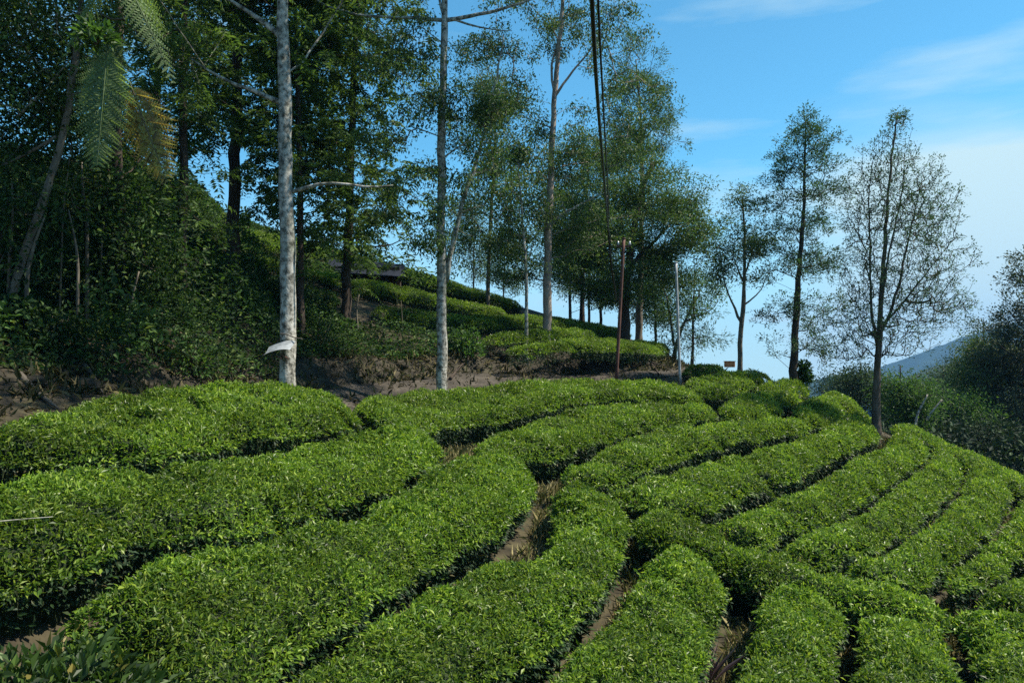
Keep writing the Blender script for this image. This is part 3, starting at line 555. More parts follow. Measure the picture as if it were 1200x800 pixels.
tree('tree', 'slim pale mottled trunk rising from the shaded tea hedge, bare limbs high up', [(517, 462), (518, 380), (518, 300), (517, 200), (519, 100), (521, 20), (523, -90), (525, -200)], 20.5, .145, .06,
     [(470, 150, 50, 50, 1.5), (560, 200, 60, 80, 1.6), (505, 250, 45, 70, 1.4), (500, -150, 200, 90, 3.5, 0, 1.6), (620, -60, 90, 50, 2, 0, .8), (400, -60, 90, 60, 2, 0, .8), (480, 90, 40, 40, 1.2), (540, 130, 50, 50), (690, -100, 120, 50, 2.2, 0, 1.2), (770, -170, 110, 60, 2.5, 0, 1.2), (450, 230, 40, 40, 1.5), (590, 120, 50, 50, 1.8), (470, 60, 50, 35, 1.5)], 1100, ('droop', 46, .1, .16, .9, 'broad', .4), G1, bark='bark_pale', seed=2, rise=.1,  # crown stretched out of view to the right so it shades the bank
     limbs=[([(520, 24), (500, 21), (470, 21), (430, 19), (395, 14), (360, -5)], .055), ([(522, 24), (545, 20), (570, 15), (600, 8), (630, -2), (660, -20)], .06), ([(523, 22), (550, 28), (575, 36), (600, 36)], .035), ([(523, 330), (529, 290), (537, 255), (548, 220), (560, 185), (572, 140), (582, 90), (590, 40)], .075), ([(520, 20), (516, 8), (513, -12), (505, -60)], .04), ([(521, 184), (535, 172), (552, 165), (568, 154)], .025)], knots=.08, flare=1.1)
tree('tree', 'straight pinkish-brown trunk atop the bank, pale limb bent to the right', [(641, 412), (641, 340), (644, 260), (646, 180), (650, 110), (655, 50), (662, -20), (668, -90)], 29, .175, .05,
     [(600, 130, 50, 40, 2), (700, 40, 60, 40, 2), (740, 60, 30, 25, 1.5), (620, 210, 70, 50, 2.4), (700, 170, 70, 50, 2.4), (640, 20, 70, 40, 2.4), (600, 280, 60, 50, 2), (690, 270, 55, 40, 2), (640, -60, 110, 50, 3), (570, 60, 40, 30, 1.5), (755, 95, 40, 30, 1.6)], 1050, ('droop', 48, .112, .18, .8, 'broad', .4), G1, bark='bark_pink', seed=3, rise=.15,
     limbs=[([(649, 115), (662, 95), (678, 75), (690, 62), (700, 45)], .06), ([(650, 112), (645, 85), (650, 60), (660, 30), (668, 0)], .055), ([(643, 265), (655, 255), (670, 243), (690, 235), (705, 226)], .07, 'bark_pale'), ([(647, 150), (625, 142), (605, 135)], .03), ([(645, 200), (665, 192), (690, 190)], .03)], knots=.05, flare=1.3)
tree('tree', 'airy grey-green tree filling the gap between the slim pale trunk and the pinkish trunk', [(572, 372), (572, 310), (576, 240), (580, 160), (582, 90)], 34, .1, .03,
     [(560, 170, 45, 45, 2.2), (590, 110, 40, 40, 2), (600, 200, 45, 45, 2.2), (545, 250, 40, 40, 2), (590, 280, 50, 35, 2.2), (560, 90, 35, 30, 1.8)], 420, ('blob', 48, .115, .22, .7, 'olive', .4), G1, bark='bark_grey', seed=44, rise=.3, tipr=.009)
tree('tree', 'leafy dark green tree behind the pinkish trunk\'s pale limb', [(682, 388), (682, 330), (686, 260), (690, 190)], 38, .14, .04,
     [(670, 300, 45, 40, 2.2), (700, 240, 45, 40, 2.2), (660, 230, 40, 40, 2), (690, 180, 40, 35, 2), (650, 330, 30, 22, 1.6)], 420, ('blob', 60, .12, .24, .7, 'broad', .42), G1, bark='bark_dark', seed=45, rise=.25, tipr=.009)
tree('tree', 'thin young grey trunk just left of the pinkish-brown trunk', [(616, 416), (617, 360), (617, 320), (614, 280), (610, 230), (606, 180)], 27.5, .075, .025,
     [(600, 300, 30, 30, 1), (622, 250, 40, 45, 1.2), (590, 220, 35, 40, 1.2), (605, 180, 40, 30, 1)], 130, ('droop', 34, .1, .2, .9, 'broad', .4), G1, bark='bark_pale', seed=4)
tree('tree', 'big dark tree with a broad dense rounded crown behind the rusty pole', [(732, 405), (733, 360), (736, 320), (742, 270), (752, 220), (765, 190)], 35, .24, .1,
     [(760, 255, 75, 60, 3), (800, 230, 40, 45, 2.2), (700, 300, 55, 55, 2.5), (785, 310, 50, 40, 2), (730, 220, 60, 40, 2.4), (820, 270, 25, 30, 1.6), (735, 330, 40, 30, 2), (680, 255, 45, 40, 2)], 820, ('blob', 85, .115, .25, .6, 'broad', .45), G1, bark='bark_dark', seed=5, rise=.2,
     limbs=[([(734, 345), (720, 320), (705, 300), (690, 270)], .09), ([(737, 315), (758, 290), (785, 265), (805, 240)], .1)])
tree('tree', 'tall sparse grey-green tree with the highest crown right of the cables', [(748, 405), (750, 340), (752, 270), (752, 200), (750, 130), (745, 70)], 40, .2, .03,
     [(742, 80, 32, 35, 1.8), (765, 120, 32, 40, 1.8), (725, 130, 30, 40, 1.8), (775, 175, 30, 35, 1.8), (720, 190, 40, 40, 2), (750, 160, 40, 40, 2)], 560, ('tuft', 42, .115, .22, 1, 'olive', .34), G1, bark='bark_grey', seed=6, rise=.75, tipr=.009)
tree('tree', 'slender grey tree with curved trunk and airy crown by the orange box', [(867, 423), (867, 405), (869, 385), (871, 365), (871, 340), (872, 318), (874, 295), (872, 255), (870, 232)], 29.5, .115, .03,
     [(868, 250, 22, 22, 1.2), (880, 285, 24, 22, 1.2), (852, 290, 22, 22, 1.2), (885, 320, 14, 12, .8), (845, 320, 18, 15, .8), (870, 235, 14, 12, .8)], 240, ('blob', 40, .095, .17, .6, 'olive', .42), G1, bark='bark_grey', seed=7, rise=.5,
     limbs=[([(869, 378), (862, 365), (855, 350), (850, 335), (846, 318)], .055), ([(871, 358), (885, 350), (893, 340), (900, 322)], .035), ([(871, 330), (862, 312), (858, 290)], .04), ([(872, 322), (880, 302), (886, 280)], .04)], flare=1.2)
tree('tree', 'tall tree with a dark leaning trunk and layered airy crown on the crest', [(929, 446), (931, 400), (934, 350), (938, 300), (941, 250), (943, 200), (944, 165), (944, 142)], 28, .16, .02,
     [(944, 146, 10, 12, .4, 0, 3), (944, 165, 26, 24, 1.1, 0, 1.6), (930, 190, 30, 26, 1.4), (955, 200, 30, 26, 1.4), (920, 230, 32, 24, 1.5), (962, 240, 34, 30, 1.6), (935, 265, 40, 25, 1.8), (925, 310, 40, 25, 1.9), (965, 300, 36, 25, 1.8), (920, 360, 32, 20, 1.6), (960, 370, 40, 26, 1.9), (930, 405, 40, 14, 1.6), (970, 405, 24, 16, 1.2), (912, 260, 22, 22, 1), (905, 205, 15, 20, .8)], 860, ('tuft', 30, .092, .17, .7, 'blueg', .36), G1, bark='bark_dark', seed=8, rise=.28, tipr=.006, flare=1.25)
tree('tree', 'forked many-stemmed tree with a bare twiggy crown on the edge of the tea', [(1025, 496), (1027, 450), (1029, 410), (1031, 385), (1034, 340), (1037, 290), (1040, 230), (1046, 180), (1052, 132)], 23.6, .185, .02,
     [(1052, 138, 8, 12, .35, 0, 3), (1050, 150, 14, 20, .8, 0, 1.5), (1035, 190, 35, 35, 1.2), (1065, 210, 35, 40, 1.3), (1015, 240, 28, 50, 1.3), (1090, 250, 35, 45, 1.5), (1050, 270, 60, 60, 1.8), (1105, 310, 32, 40, 1.5), (1010, 320, 30, 50, 1.5), (1060, 345, 60, 40, 1.7), (1000, 380, 35, 30, 1.4), (1090, 360, 45, 30, 1.5), (1050, 395, 50, 25, 1.6), (1125, 355, 18, 12, .7), (995, 410, 18, 20, .9)], 2700, ('tuft', 9, .07, .08, .8, 'blueg', .38), G1, bark='bark_moss', seed=9, rise=1.25, tap=.45, tipr=.0052, flare=1.2, step=.35, twigleaf=.12, clump=0,
     limbs=[([(1028, 405), (1022, 375), (1020, 330), (1019, 280), (1018, 230), (1022, 190)], .045), ([(1031, 392), (1042, 370), (1052, 340), (1060, 300), (1070, 255), (1080, 215)], .048), ([(1031, 375), (1036, 330), (1045, 280), (1058, 225), (1060, 180)], .04), ([(1040, 375), (1062, 350), (1085, 320), (1110, 290)], .034)])
tree('conifer_tree', 'small drooping conifer behind the grey metal pole', [(811, 428), (812, 390), (813, 350), (814, 308)], 36, .08, .015,
     [(814, 330, 12, 22, .7), (812, 370, 22, 22, 1), (815, 400, 28, 16, 1.2)], 130, ('tuft', 18, .16, .25, .8, 'blueg', .2), G1, bark='bark_dark', seed=10, rise=-.15)
tree('tree', 'twisted grey tree with bright leaves left of the grey metal pole', [(789, 420), (792, 400), (800, 380), (808, 365), (820, 345)], 37, .1, .04,
     [(778, 390, 22, 25, 1.2), (800, 345, 35, 25, 1.5), (830, 330, 25, 20, 1.2), (770, 350, 25, 25, 1.2), (790, 405, 12, 12, .7)], 130, ('blob', 44, .11, .26, .8, 'green', .45), G1, bark='bark_grey', seed=11, limbs=[([(790, 405), (787, 380), (782, 350), (775, 330)], .07), ([(801, 378), (815, 370), (835, 366), (842, 352)], .05)])
for k, (bx, by, tx, ty, dd, lab) in enumerate([(555, 345, 557, 245, 52, 'small tree on the skyline, first right of the pale forked trunk'), (590, 352, 592, 290, 54, 'thin tree on the skyline left of the young grey trunk'), (668, 380, 670, 250, 46, 'dark tree behind the ridge just right of the pinkish trunk'), (690, 385, 694, 240, 48, 'dark tree behind the ridge, second right of the pinkish trunk'), (704, 388, 708, 260, 47, 'dark tree behind the ridge nearest the rusty pole on its left'), (768, 402, 766, 300, 46, 'tree behind the ridge between the rusty pole and the grey pole')]):
    h = by - ty
    tree('tree', lab, [(bx, by + 8), (bx, by - .4 * h), (tx, ty)], dd, .13 if k > 1 else .09, .03, [(tx, ty + .15 * h, .28 * h, .2 * h, 1.6), (tx - .1 * h, ty + .42 * h, .34 * h, .2 * h, 1.8), (tx + .12 * h, ty + .68 * h, .3 * h, .14 * h, 1.5)], 240 if k > 1 else 120, ('blob', 50, .14, .28, .6, 'olive' if k < 2 else 'broad', .4), 'trees behind the ridge', bark='bark_dark', seed=20 + k, rise=.2, sink=1.5)
G2 = 'trees of the shaded wood'
tree('tree', 'brown trunk against the sky left of the tall pale trunk, feathery layered leaves', [(273, 290), (274, 230), (277, 150), (279, 60), (281, -40), (283, -140)], 22, .19, .1,
     [(250, 120, 60, 35, 2), (310, 130, 60, 40, 2), (290, 40, 80, 40, 2.5), (260, -50, 110, 60, 3), (300, 210, 60, 25, 2), (235, 70, 40, 40, 1.6), (330, -30, 90, 50, 3)], 250, ('frond', 6, .07, .75, 1, 'feather', 11), G2, bark='bark_dark', seed=31, rise=.05)
tree('tree', 'dark trunk beside the hut with feathery layered crown', [(405, 375), (406, 320), (409, 260), (411, 180), (414, 100), (418, 20), (420, -60)], 25, .17, .06,
     [(400, 80, 70, 35, 2.2), (440, 130, 60, 30, 2), (455, 190, 50, 25, 1.8), (380, 180, 55, 35, 2), (420, 30, 60, 40, 2), (390, 250, 60, 30, 2), (455, 250, 55, 25, 2), (400, -50, 90, 50, 3), (370, 130, 40, 30, 1.6), (430, 300, 60, 14, 1.2)], 300, ('frond', 6, .075, .75, 1, 'feather', 11), G2, bark='bark_dark', seed=32, rise=.0,
     limbs=[([(407, 293), (425, 288), (450, 291), (470, 284), (478, 276)], .04), ([(406, 298), (395, 296), (378, 303)], .03)])
tree('tree', 'thin dark trunk close behind the tall pale trunk', [(354, 370), (352, 300), (352, 220), (349, 120), (346, 20), (344, -60)], 22, .1, .05,
     [(375, 60, 50, 40, 1.8), (360, 150, 40, 40, 1.6), (385, 210, 40, 30, 1.5), (345, -20, 60, 60, 2), (365, 270, 35, 25, 1.3)], 240, ('frond', 6, .06, .6, 1, 'feather', 11), G2, bark='bark_dark', seed=33, rise=.1)
tree('tree', 'grey leaning trunk at the left side of the dark wood', [(2, 360), (18, 320), (40, 270), (57, 215), (72, 165), (84, 110), (92, 50), (96, -30)], 14.2, .075, .05,
     [(40, 30, 80, 50, 1.6), (120, 10, 80, 40, 1.5), (20, 120, 50, 50, 1.2), (60, -100, 150, 70, 2.4), (-20, 220, 60, 60, 1.2), (150, 90, 50, 40, 1), (20, 60, 60, 50, 1.2), (100, -20, 110, 45, 1.4), (190, 20, 60, 35, 1.2)], 380, ('blob', 60, .09, .24, .6, 'broad', .4), G2, bark='bark_grey', seed=34, rise=.1,
     limbs=[([(66, 160), (50, 168), (25, 185), (2, 198), (-30, 205)], .032), ([(20, 138), (40, 118), (58, 98), (75, 78), (92, 62), (103, 42)], .024, 'bark_pale')])
tree('tree', 'dark slim trunk inside the wood behind the yellowing fern', [(214, 330), (214, 260), (216, 200), (214, 120), (216, 30), (217, -60)], 19, .12, .07,
     [(200, 60, 60, 50, 2), (230, 130, 40, 40, 1.6), (190, 220, 50, 40, 1.8), (210, -50, 90, 50, 2.5), (160, 130, 50, 50, 2)], 200, ('frond', 6, .06, .65, 1, 'feather', 11), G2, bark='bark_dark', seed=35, rise=.1)
tree('tree', 'shaded tree deep in the wood above the soil bank', [(140, 400), (138, 330), (142, 250), (135, 160), (140, 60), (138, -40)], 16.5, .13, .07,
     [(130, 260, 60, 40, 1.6), (170, 310, 50, 40, 1.4), (100, 170, 60, 60, 1.8), (60, 250, 50, 50, 1.5), (80, 340, 50, 35, 1.2)], 300, ('blob', 50, .13, .33, .6, 'under', .45), G2, bark='bark_dark', seed=36, rise=.1)
tree('tree', 'dense shaded tree at the far left of the wood', [(-40, 420), (-42, 320), (-30, 220), (-20, 120), (-24, 0)], 14.5, .14, .07,
     [(20, 240, 60, 60, 1.6), (0, 130, 70, 60, 1.8), (-30, 30, 90, 70, 2), (40, 60, 50, 50, 1.6), (20, 330, 50, 40, 1.2)], 260, ('blob', 50, .12, .3, .6, 'under', .45), G2, bark='bark_dark', seed=37, rise=.1)
tree('tree', 'dense feathery tree filling the wood\'s top behind the brown trunk', [(180, 300), (182, 220), (184, 120), (186, 20), (186, -80)], 27, .15, .08,
     [(160, 60, 110, 60, 3), (220, 150, 60, 50, 2.4), (120, 160, 80, 50, 2.6), (230, 30, 80, 50, 3), (60, 90, 90, 60, 3), (220, 215, 45, 30, 2), (320, 90, 60, 50, 2)], 190, ('blob', 36, .17, .34, .4, 'feather', .36), G2, bark='bark_dark', seed=38, rise=.1)

# ------------------------------------------------------------------ undergrowth on the bank and shaded slope
def gpt(px, py, fn=ground_z):
    return hit(px, py, fn)
def undergrowth():
    n = 340000; q = np.stack([rng.uniform(-18, 3, n), rng.uniform(10, 36, n)], 1); sd = bank_sd(q[:, 0], q[:, 1])
    pxx = 600 + F * q[:, 0] / q[:, 1]; keep = (sd > np.where((pxx > 110) & (pxx < 345), .2, .75)) & (pxx > -60) & (pxx < 415 + 125 * (1 - sstep(1.2, 3.2, sd)) - 40 * noise2(q[:, 0], q[:, 1], 1, 3)); q = q[keep]; sd = sd[keep]; pxx = pxx[keep]
    ins = np.zeros(len(q), bool)
    for h in HEDGES[26:]: ins |= in_poly(q[:, 0], q[:, 1], h)
    q = q[~ins]; sd = sd[~ins]; pxx = pxx[~ins]
    hmax = np.clip(1.1 + 1.1 * noise2(q[:, 0], q[:, 1], 1.4, 61), .15, 2.6) * (1 - .55 * sstep(250, 420, pxx)) * (.62 + .38 * sstep(70, 150, pxx)) * (1 - .75 * sstep(3, 6, sd) * sstep(215, 270, pxx)) * sstep(np.where((pxx > 110) & (pxx < 345), -.6, .4), np.where((pxx > 110) & (pxx < 345), .9, 1.8), sd)
    m = len(q); z = ground_z(q[:, 0], q[:, 1]) + hmax * rng.random(m) ** .55; p = np.stack([q[:, 0], q[:, 1], z], 1); p[:, 1] -= .5 * rng.random(m) * hmax
    az = rng.uniform(0, 6.28, m); el = rng.normal(.1, .5, m); ax = np.stack([np.cos(az) * np.cos(el), np.sin(az) * np.cos(el), np.sin(el)], 1); s = rng.uniform(.05, .15, m) * (1 + .5 * (noise2(q[:, 0], q[:, 1], 1.1, 63) > .3))
    V, f = leaf_arrays(p, ax, unit(rng.normal(0, .5, (m, 3)) + [0, -.3, 1]), s, s * .5, droop=.25)
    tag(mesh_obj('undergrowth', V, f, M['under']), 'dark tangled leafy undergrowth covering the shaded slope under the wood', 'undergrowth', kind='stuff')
undergrowth()
for k, (px, py, w, hh, mt, lab) in enumerate([(165, 385, 30, 30, 'under', 'dim leafy shrub above the soil bank'), (170, 360, 22, 22, 'green', 'small brighter shrub low in the dark wood'), (283, 270, 16, 30, 'green', 'climber-clad shrub beside the brown trunk\'s foot'), (295, 330, 40, 40, 'under', 'large leafy shrub left of the tall pale trunk'), (235, 250, 24, 20, 'green', 'sunlit yellow-green shrub under the yellowing fern'), (375, 395, 34, 26, 'under', 'shrub right of the tall pale trunk above the bank'), (545, 402, 24, 20, 'green', 'bright shrub on the bank right of the slim pale trunk'), (140, 300, 26, 30, 'green', 'leafy vine-covered shrub in the middle of the wood'), (290, 300, 22, 30, 'green', 'green climber heap behind the tall trunk\'s left'), (60, 390, 40, 34, 'under', 'shrub hanging over the eroded soil bank'), (220, 420, 44, 26, 'under', 'wide low shrub spilling over the bank'), (940, 428, 9, 16, 'green', 'bright sapling at the foot of the dark leaning trunk')]):
    p = gpt(px, py + hh * .6); d = p[1]; 
    if k == 11: d = 28.3; p = P(px + 2, py + 18, d)
    leafy_bush('shrub', lab, 'shrub', p, (w * pxs(d), w * pxs(d) * .8, hh * 1.5 * pxs(d)), 900, .11 if d < 22 else .14, M[mt], 'shrubs of the wood edge', seed=60 + k)

# tree fern
def fern_frond(root, base, direc, L, droop, mat, upv, pairs=19, wid=.27, sub=11):
    seed = int(abs(base[0] * 1000)) + pairs; x = frond_arrays(np.asarray(base), direc, L, pairs, wid, droop, upv, sub=sub, shape=1, r=np.random.default_rng(seed)); ra = x[4]
    x0 = frond_arrays(np.asarray(base), direc, L, pairs, wid * .98, droop, upv, sub=0, shape=1, r=np.random.default_rng(seed))
    B, A, Nn, LL = (np.concatenate([a_, b_]) for a_, b_ in zip(x[:4], x0[:4])); W_ = np.concatenate([np.maximum(x[3] * .5, .01), np.full(len(x0[3]), L / pairs * .42)]); LL = np.concatenate([x[3] * 1.05 + .006, x0[3] * 1.02])
    V, f = leaf_arrays(B, A, unit(Nn + rng.normal(0, .12, Nn.shape)), LL, W_, droop=.1)
    fo = mesh_obj('frond', V, f, M[mat], root); mb = MB(); mb.tube(np.concatenate([[base], ra]), np.linspace(.007, .002, len(ra) + 1), 5)
    s = mb.build('rachis', M['fern' if mat == 'fern' else 'twig'], None); s.parent = fo; s.location = -Vector(root.location); return fo
fb = P(140, -35, 9.7); fr = thing('tree_fern', 'tree fern with one hanging green frond and one yellowing frond', 'tree fern', P(-60, 400, 11.6))
tk = MB(); tk.tube(resample(np.array([P(-60, 400, 11.6), P(-90, 250, 11.2), P(-80, 80, 10.8), P(0, -60, 10.2), fb]), .3)[0], .035, 10, wob=.15, seed=5); tk.build('trunk', M['bark_dark'], fr)
up_ = (0, -1, .25)
a = P(126, 52, 9.4); fo = fern_frond(fr, a, P(113, 202, 9.2) - a, 1.55, 0, 'fern', up_, wid=.31, pairs=23); fern_frond(fr, P(140, 40, 9.7), P(100, 130, 9.55) - P(140, 40, 9.7), 1.0, 0, 'fern', (.3, -1, .2), wid=.34); fo['label'] = 'hanging grey-green frond'
a = P(152, 96, 9.5); fo = fern_frond(fr, a, P(198, 217, 9.4) - a, 1.32, 0, 'fern_dry', (-.25, -1, .25), wid=.34, pairs=21); fo['label'] = 'yellowing withered frond'
for (tx, ty, dd, L, dr) in [(212, 88, .3, 1.25, .2), (60, 40, .6, 1.1, .45), (190, 10, .9, .9, .4)]:
    fern_frond(fr, fb, P(tx, ty, 9.6 + dd) - fb, L, dr, 'fern', (0, -.35, 1), pairs=18, sub=7)
leafy_bush('climber', 'bright yellow-green leaf tuft on the pale branch above the hanging fern', 'climber', P(112, 48, 9.3), (.24, .2, .2), 220, .12, M['green'], seed=90)

for k, (x0_, y0_, x1_, y1_, d_) in enumerate([(72, 262, 84, 165, 15), (92, 330, 80, 245, 14.5), (150, 395, 163, 318, 15.5), (118, 300, 128, 205, 16), (190, 380, 176, 300, 17), (30, 330, 52, 255, 14), (225, 370, 214, 296, 18.5), (258, 400, 268, 330, 19.5), (420, 385, 421, 345, 24), (472, 388, 470, 352, 25.5), (10, 300, 14, 215, 14.2), (105, 262, 96, 190, 15.5)]):
    q, t = resample(np.array([P(x0_, y0_, d_), P((x0_ + x1_) / 2 + 5 * math.sin(k * 2.1), (y0_ + y1_) / 2, d_), P(x1_, y1_, d_ - .1)]), .2); q[0, 2] = ground_z(q[0, 0], q[0, 1]) - .1
    mb = MB(); mb.tube(q, (.016 + .009 * (k % 3)) * (1.2 - .8 * t), 6, wob=.12, seed=k); tag(mb.build('dead_sapling', M['bark_grey']), 'thin bare dead sapling standing in the dark undergrowth of the wood', 'dead sapling', 'bare dead saplings in the wood')

# ------------------------------------------------------------------ woods in the valley to the right
G3 = 'trees in the valley woods'
VT = [('tall dark conifer at the right edge, above all other valley trees', (1196, 560), (1204, 300), 42, [(1204, 325, 12, 24, 1), (1198, 365, 22, 28, 1.6), (1192, 405, 38, 28, 2), (1205, 440, 50, 30, 2.4), (1200, 480, 50, 35, 2.4), (1190, 520, 40, 26, 2)], 'dry', 1000, 'tuft'),
 ('broad olive tree in front of the dark conifer', (1180, 560), (1172, 405), 44, [(1168, 415, 32, 24, 2), (1150, 440, 30, 25, 2), (1185, 450, 36, 30, 2.2), (1160, 480, 30, 25, 2)], 'olive', 260, 'blob'),
 ('small bright green tree low among the valley trees', (1150, 540), (1150, 490), 40, [(1150, 498, 13, 12, .8), (1135, 482, 12, 12, .8)], 'green', 80, 'blob'),
 ('rounded blue-green tree in the middle of the valley woods', (1105, 540), (1105, 430), 58, [(1105, 465, 30, 15, 2.4), (1085, 481, 28, 15, 2), (1128, 475, 26, 18, 2), (1105, 498, 34, 16, 2.4)], 'valley', 280, 'blob'),
 ('fresh green tree directly behind the forked trunk', (1055, 510), (1055, 428), 38, [(1048, 449, 20, 14, 1.6), (1070, 461, 20, 13, 1.5), (1050, 475, 26, 14, 1.6), (1075, 481, 16, 12, 1.2)], 'green', 190, 'blob'),
 ('grey-green tree just left of the forked trunk', (1008, 490), (1008, 425), 48, [(1008, 448, 18, 16, 1.5), (1000, 465, 20, 12, 1.5), (1020, 463, 12, 14, 1)], 'valley', 120, 'blob'),
 ('dark pointed tree under the blue mountain', (1132, 500), (1136, 405), 75, [(1136, 433, 12, 20, 1.5), (1130, 458, 20, 18, 2), (1140, 443, 10, 20, 1.4)], 'valley', 130, 'blob'),
 ('small lone tree sticking up left of the dark conifer', (1150, 470), (1153, 372), 70, [(1153, 385, 7, 10, .9), (1156, 405, 12, 14, 1.4), (1150, 430, 14, 20, 1.5)], 'valley', 110, 'tuft'),
 ('dark shaded tree at the foot of the valley slope', (1090, 560), (1088, 470), 45, [(1085, 485, 28, 14, 1.8), (1065, 490, 20, 12, 1.5), (1110, 500, 30, 16, 1.8)], 'thicket', 200, 'blob'),
 ('shaded brushy tree below the broad olive tree', (1165, 580), (1165, 500), 38, [(1130, 510, 26, 18, 1.6), (1170, 520, 34, 20, 1.8), (1195, 530, 30, 22, 1.6), (1150, 530, 26, 16, 1.6)], 'thicket', 260, 'blob'),
 ('hazy round tree between two larger valley crowns', (1120, 480), (1118, 415), 95, [(1112, 438, 16, 10, 2), (1128, 438, 14, 12, 2), (1120, 453, 22, 12, 2.6)], 'valley', 150, 'blob'),
 ('far pale-green tree at the left end of the valley woods', (985, 480), (985, 440), 90, [(985, 452, 16, 10, 2), (968, 456, 12, 7, 1.5), (1000, 455, 14, 10, 2)], 'valley', 110, 'blob')]
for k, (lab, b0, t0, d, bl, mt, nt_, kd) in enumerate(VT):
    s = d / 45
    tree('tree', lab, [(b0[0], b0[1] + 10), ((b0[0] + t0[0]) / 2, (b0[1] + t0[1]) / 2), t0], d, .16 * s, .03, bl, nt_, (kd, 60 if kd == 'blob' else 40, .15 * s ** .7, .36 * s ** .8, .7, mt, .45), G3, bark='bark_dark', seed=200 + k, rise=.25, tipr=.012, sink=2.5)
def woods():
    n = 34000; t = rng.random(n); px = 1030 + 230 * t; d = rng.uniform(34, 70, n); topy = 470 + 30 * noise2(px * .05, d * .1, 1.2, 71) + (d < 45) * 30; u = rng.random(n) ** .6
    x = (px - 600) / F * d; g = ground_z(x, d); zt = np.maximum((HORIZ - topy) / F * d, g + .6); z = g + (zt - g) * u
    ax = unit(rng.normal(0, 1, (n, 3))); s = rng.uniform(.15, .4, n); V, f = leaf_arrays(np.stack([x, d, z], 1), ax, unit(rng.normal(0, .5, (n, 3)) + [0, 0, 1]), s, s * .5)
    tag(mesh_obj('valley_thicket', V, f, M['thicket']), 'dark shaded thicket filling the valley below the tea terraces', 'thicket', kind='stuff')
woods()
for k, (pl, lab) in enumerate([([(1073, 500), (1074, 488), (1078, 478), (1083, 470), (1087, 462)], 'bent pale dead trunk standing out of the dark thicket'), ([(1086, 492), (1092, 482), (1098, 475), (1104, 468)], 'straighter pale dead trunk leaning right beside the bent one')]):
    q, t = resample(np.array([P(x, y, 36) for x, y in pl]), .15); mb = MB(); mb.tube(q, .06 * (1 - .5 * t), 8, wob=.1, seed=k); tag(mb.build('dead_tree', M['bark_pale']), lab, 'dead tree', 'dead trunks in the thicket')

# ------------------------------------------------------------------ far mountains
def mountain(name, sil, d, depth, mat):
    s = np.array(sil, float); n = 160; px = np.linspace(s[0, 0], s[-1, 0], n); py = np.interp(px, s[:, 0], s[:, 1]) ; k = np.linspace(-1, 1, 61); 
    X0 = (px - 600) / F * d; Z0 = (HORIZ - py) / F * d; base = -90
    K, A = np.meshgrid(k, np.arange(n), indexing='ij'); Y = d + K * depth; X = X0[None] + 0 * K; H = (Z0 - base)[None] * (1 - np.abs(K) ** 1.25)
    rough = noise2(X, Y, 14 / depth, 81) * .5 + noise2(X, Y, 45 / depth, 82) * .3 + noise2(X, Y, 160 / depth, 83) * .14
    Z = base + H * (1 + .22 * rough * np.clip(np.abs(K) * 3, .08, 1)); tag(mesh_obj(name, np.stack([X, Y, Z], -1).reshape(-1, 3), grid_faces(n, 61), mat, smooth=True), kind='structure')
mountain('mountain', [(860, 470), (930, 452), (955, 446), (985, 440), (1010, 438), (1040, 430), (1075, 415), (1113, 402), (1150, 389), (1200, 376), (1300, 360), (1450, 380), (1600, 430)], 1900, 620, M['mount'])
mountain('wooded_hill', [(1000, 470), (1040, 452), (1070, 440), (1100, 428), (1140, 421), (1200, 412), (1300, 400), (1450, 430), (1600, 470)], 620, 220, M['mount'])

# ------------------------------------------------------------------ poles, cables, small things
def pole(label, base, top, d, r, mat, group, sink=.3):
    a, b_ = P(*base, d), P(*top, d); a[2] -= sink; mb = MB(); mb.tube(np.linspace(a, b_, 12), r, 14); root = thing('pole', label, 'pole', a, group); mb.build('shaft', M[mat], root)
    c = MB(); c.tube([b_, b_ + [0, 0, .03]], r * 1.2, 14); c.build('cap', M[mat], root); return b_, root
pt, pr = pole('rusty red-brown metal pole at the foot of the bank', (722, 438), (731, 280), 27.5, .058, 'rust', 'poles by the road')
mb = MB(); mb.box(pt + [0, 0, -.25], (.5, .05, .06)); mb.build('crossarm', M['rust'], pr, smooth=False)
for dx in (-.2, .2):
    mb = MB(); c_ = pt + np.array([dx, 0, -.22]); mb.tube([c_, c_ + [0, 0, .05], c_ + [0, 0, .09], c_ + [0, 0, .13]], [.03, .05, .03, .04], 10); mb.build('insulator', M['sheet'], pr)
pole('pale grey metal pole by the road on the crest', (797, 440), (792, 308), 26.5, .046, 'galv', 'poles by the road')
def cable(label, pxl, d0, d1, r):
    p = []
    n = len(pxl)
    for i, (x, y) in enumerate(pxl): p.append(P(x, y, 1 / ((1 - i / (n - 1)) / d0 + (i / (n - 1)) / d1)))
    q, t = resample(np.array(p), .4); mb = MB(); mb.tube(q, r, 8); tag(mb.build('cable', M['cable']), label, 'cable', 'overhead cables')
cable('thick black overhead cable, the left one', [(680, -420), (692, -20), (697, 70), (702, 140), (708, 210), (712, 262), (716, 284)], 3.0, 27.4, .0115)
cable('thin black overhead cable just right of the thick one', [(690, -420), (699, -20), (704, 70), (708, 140), (711, 200), (714, 255), (729, 286)], 3.3, 27.4, .007)
cable('short slack black cable drooping down beside the rusty pole', [(711, 230), (713, 275), (716, 310), (720, 335), (722, 352)], 22, 27.3, .03)

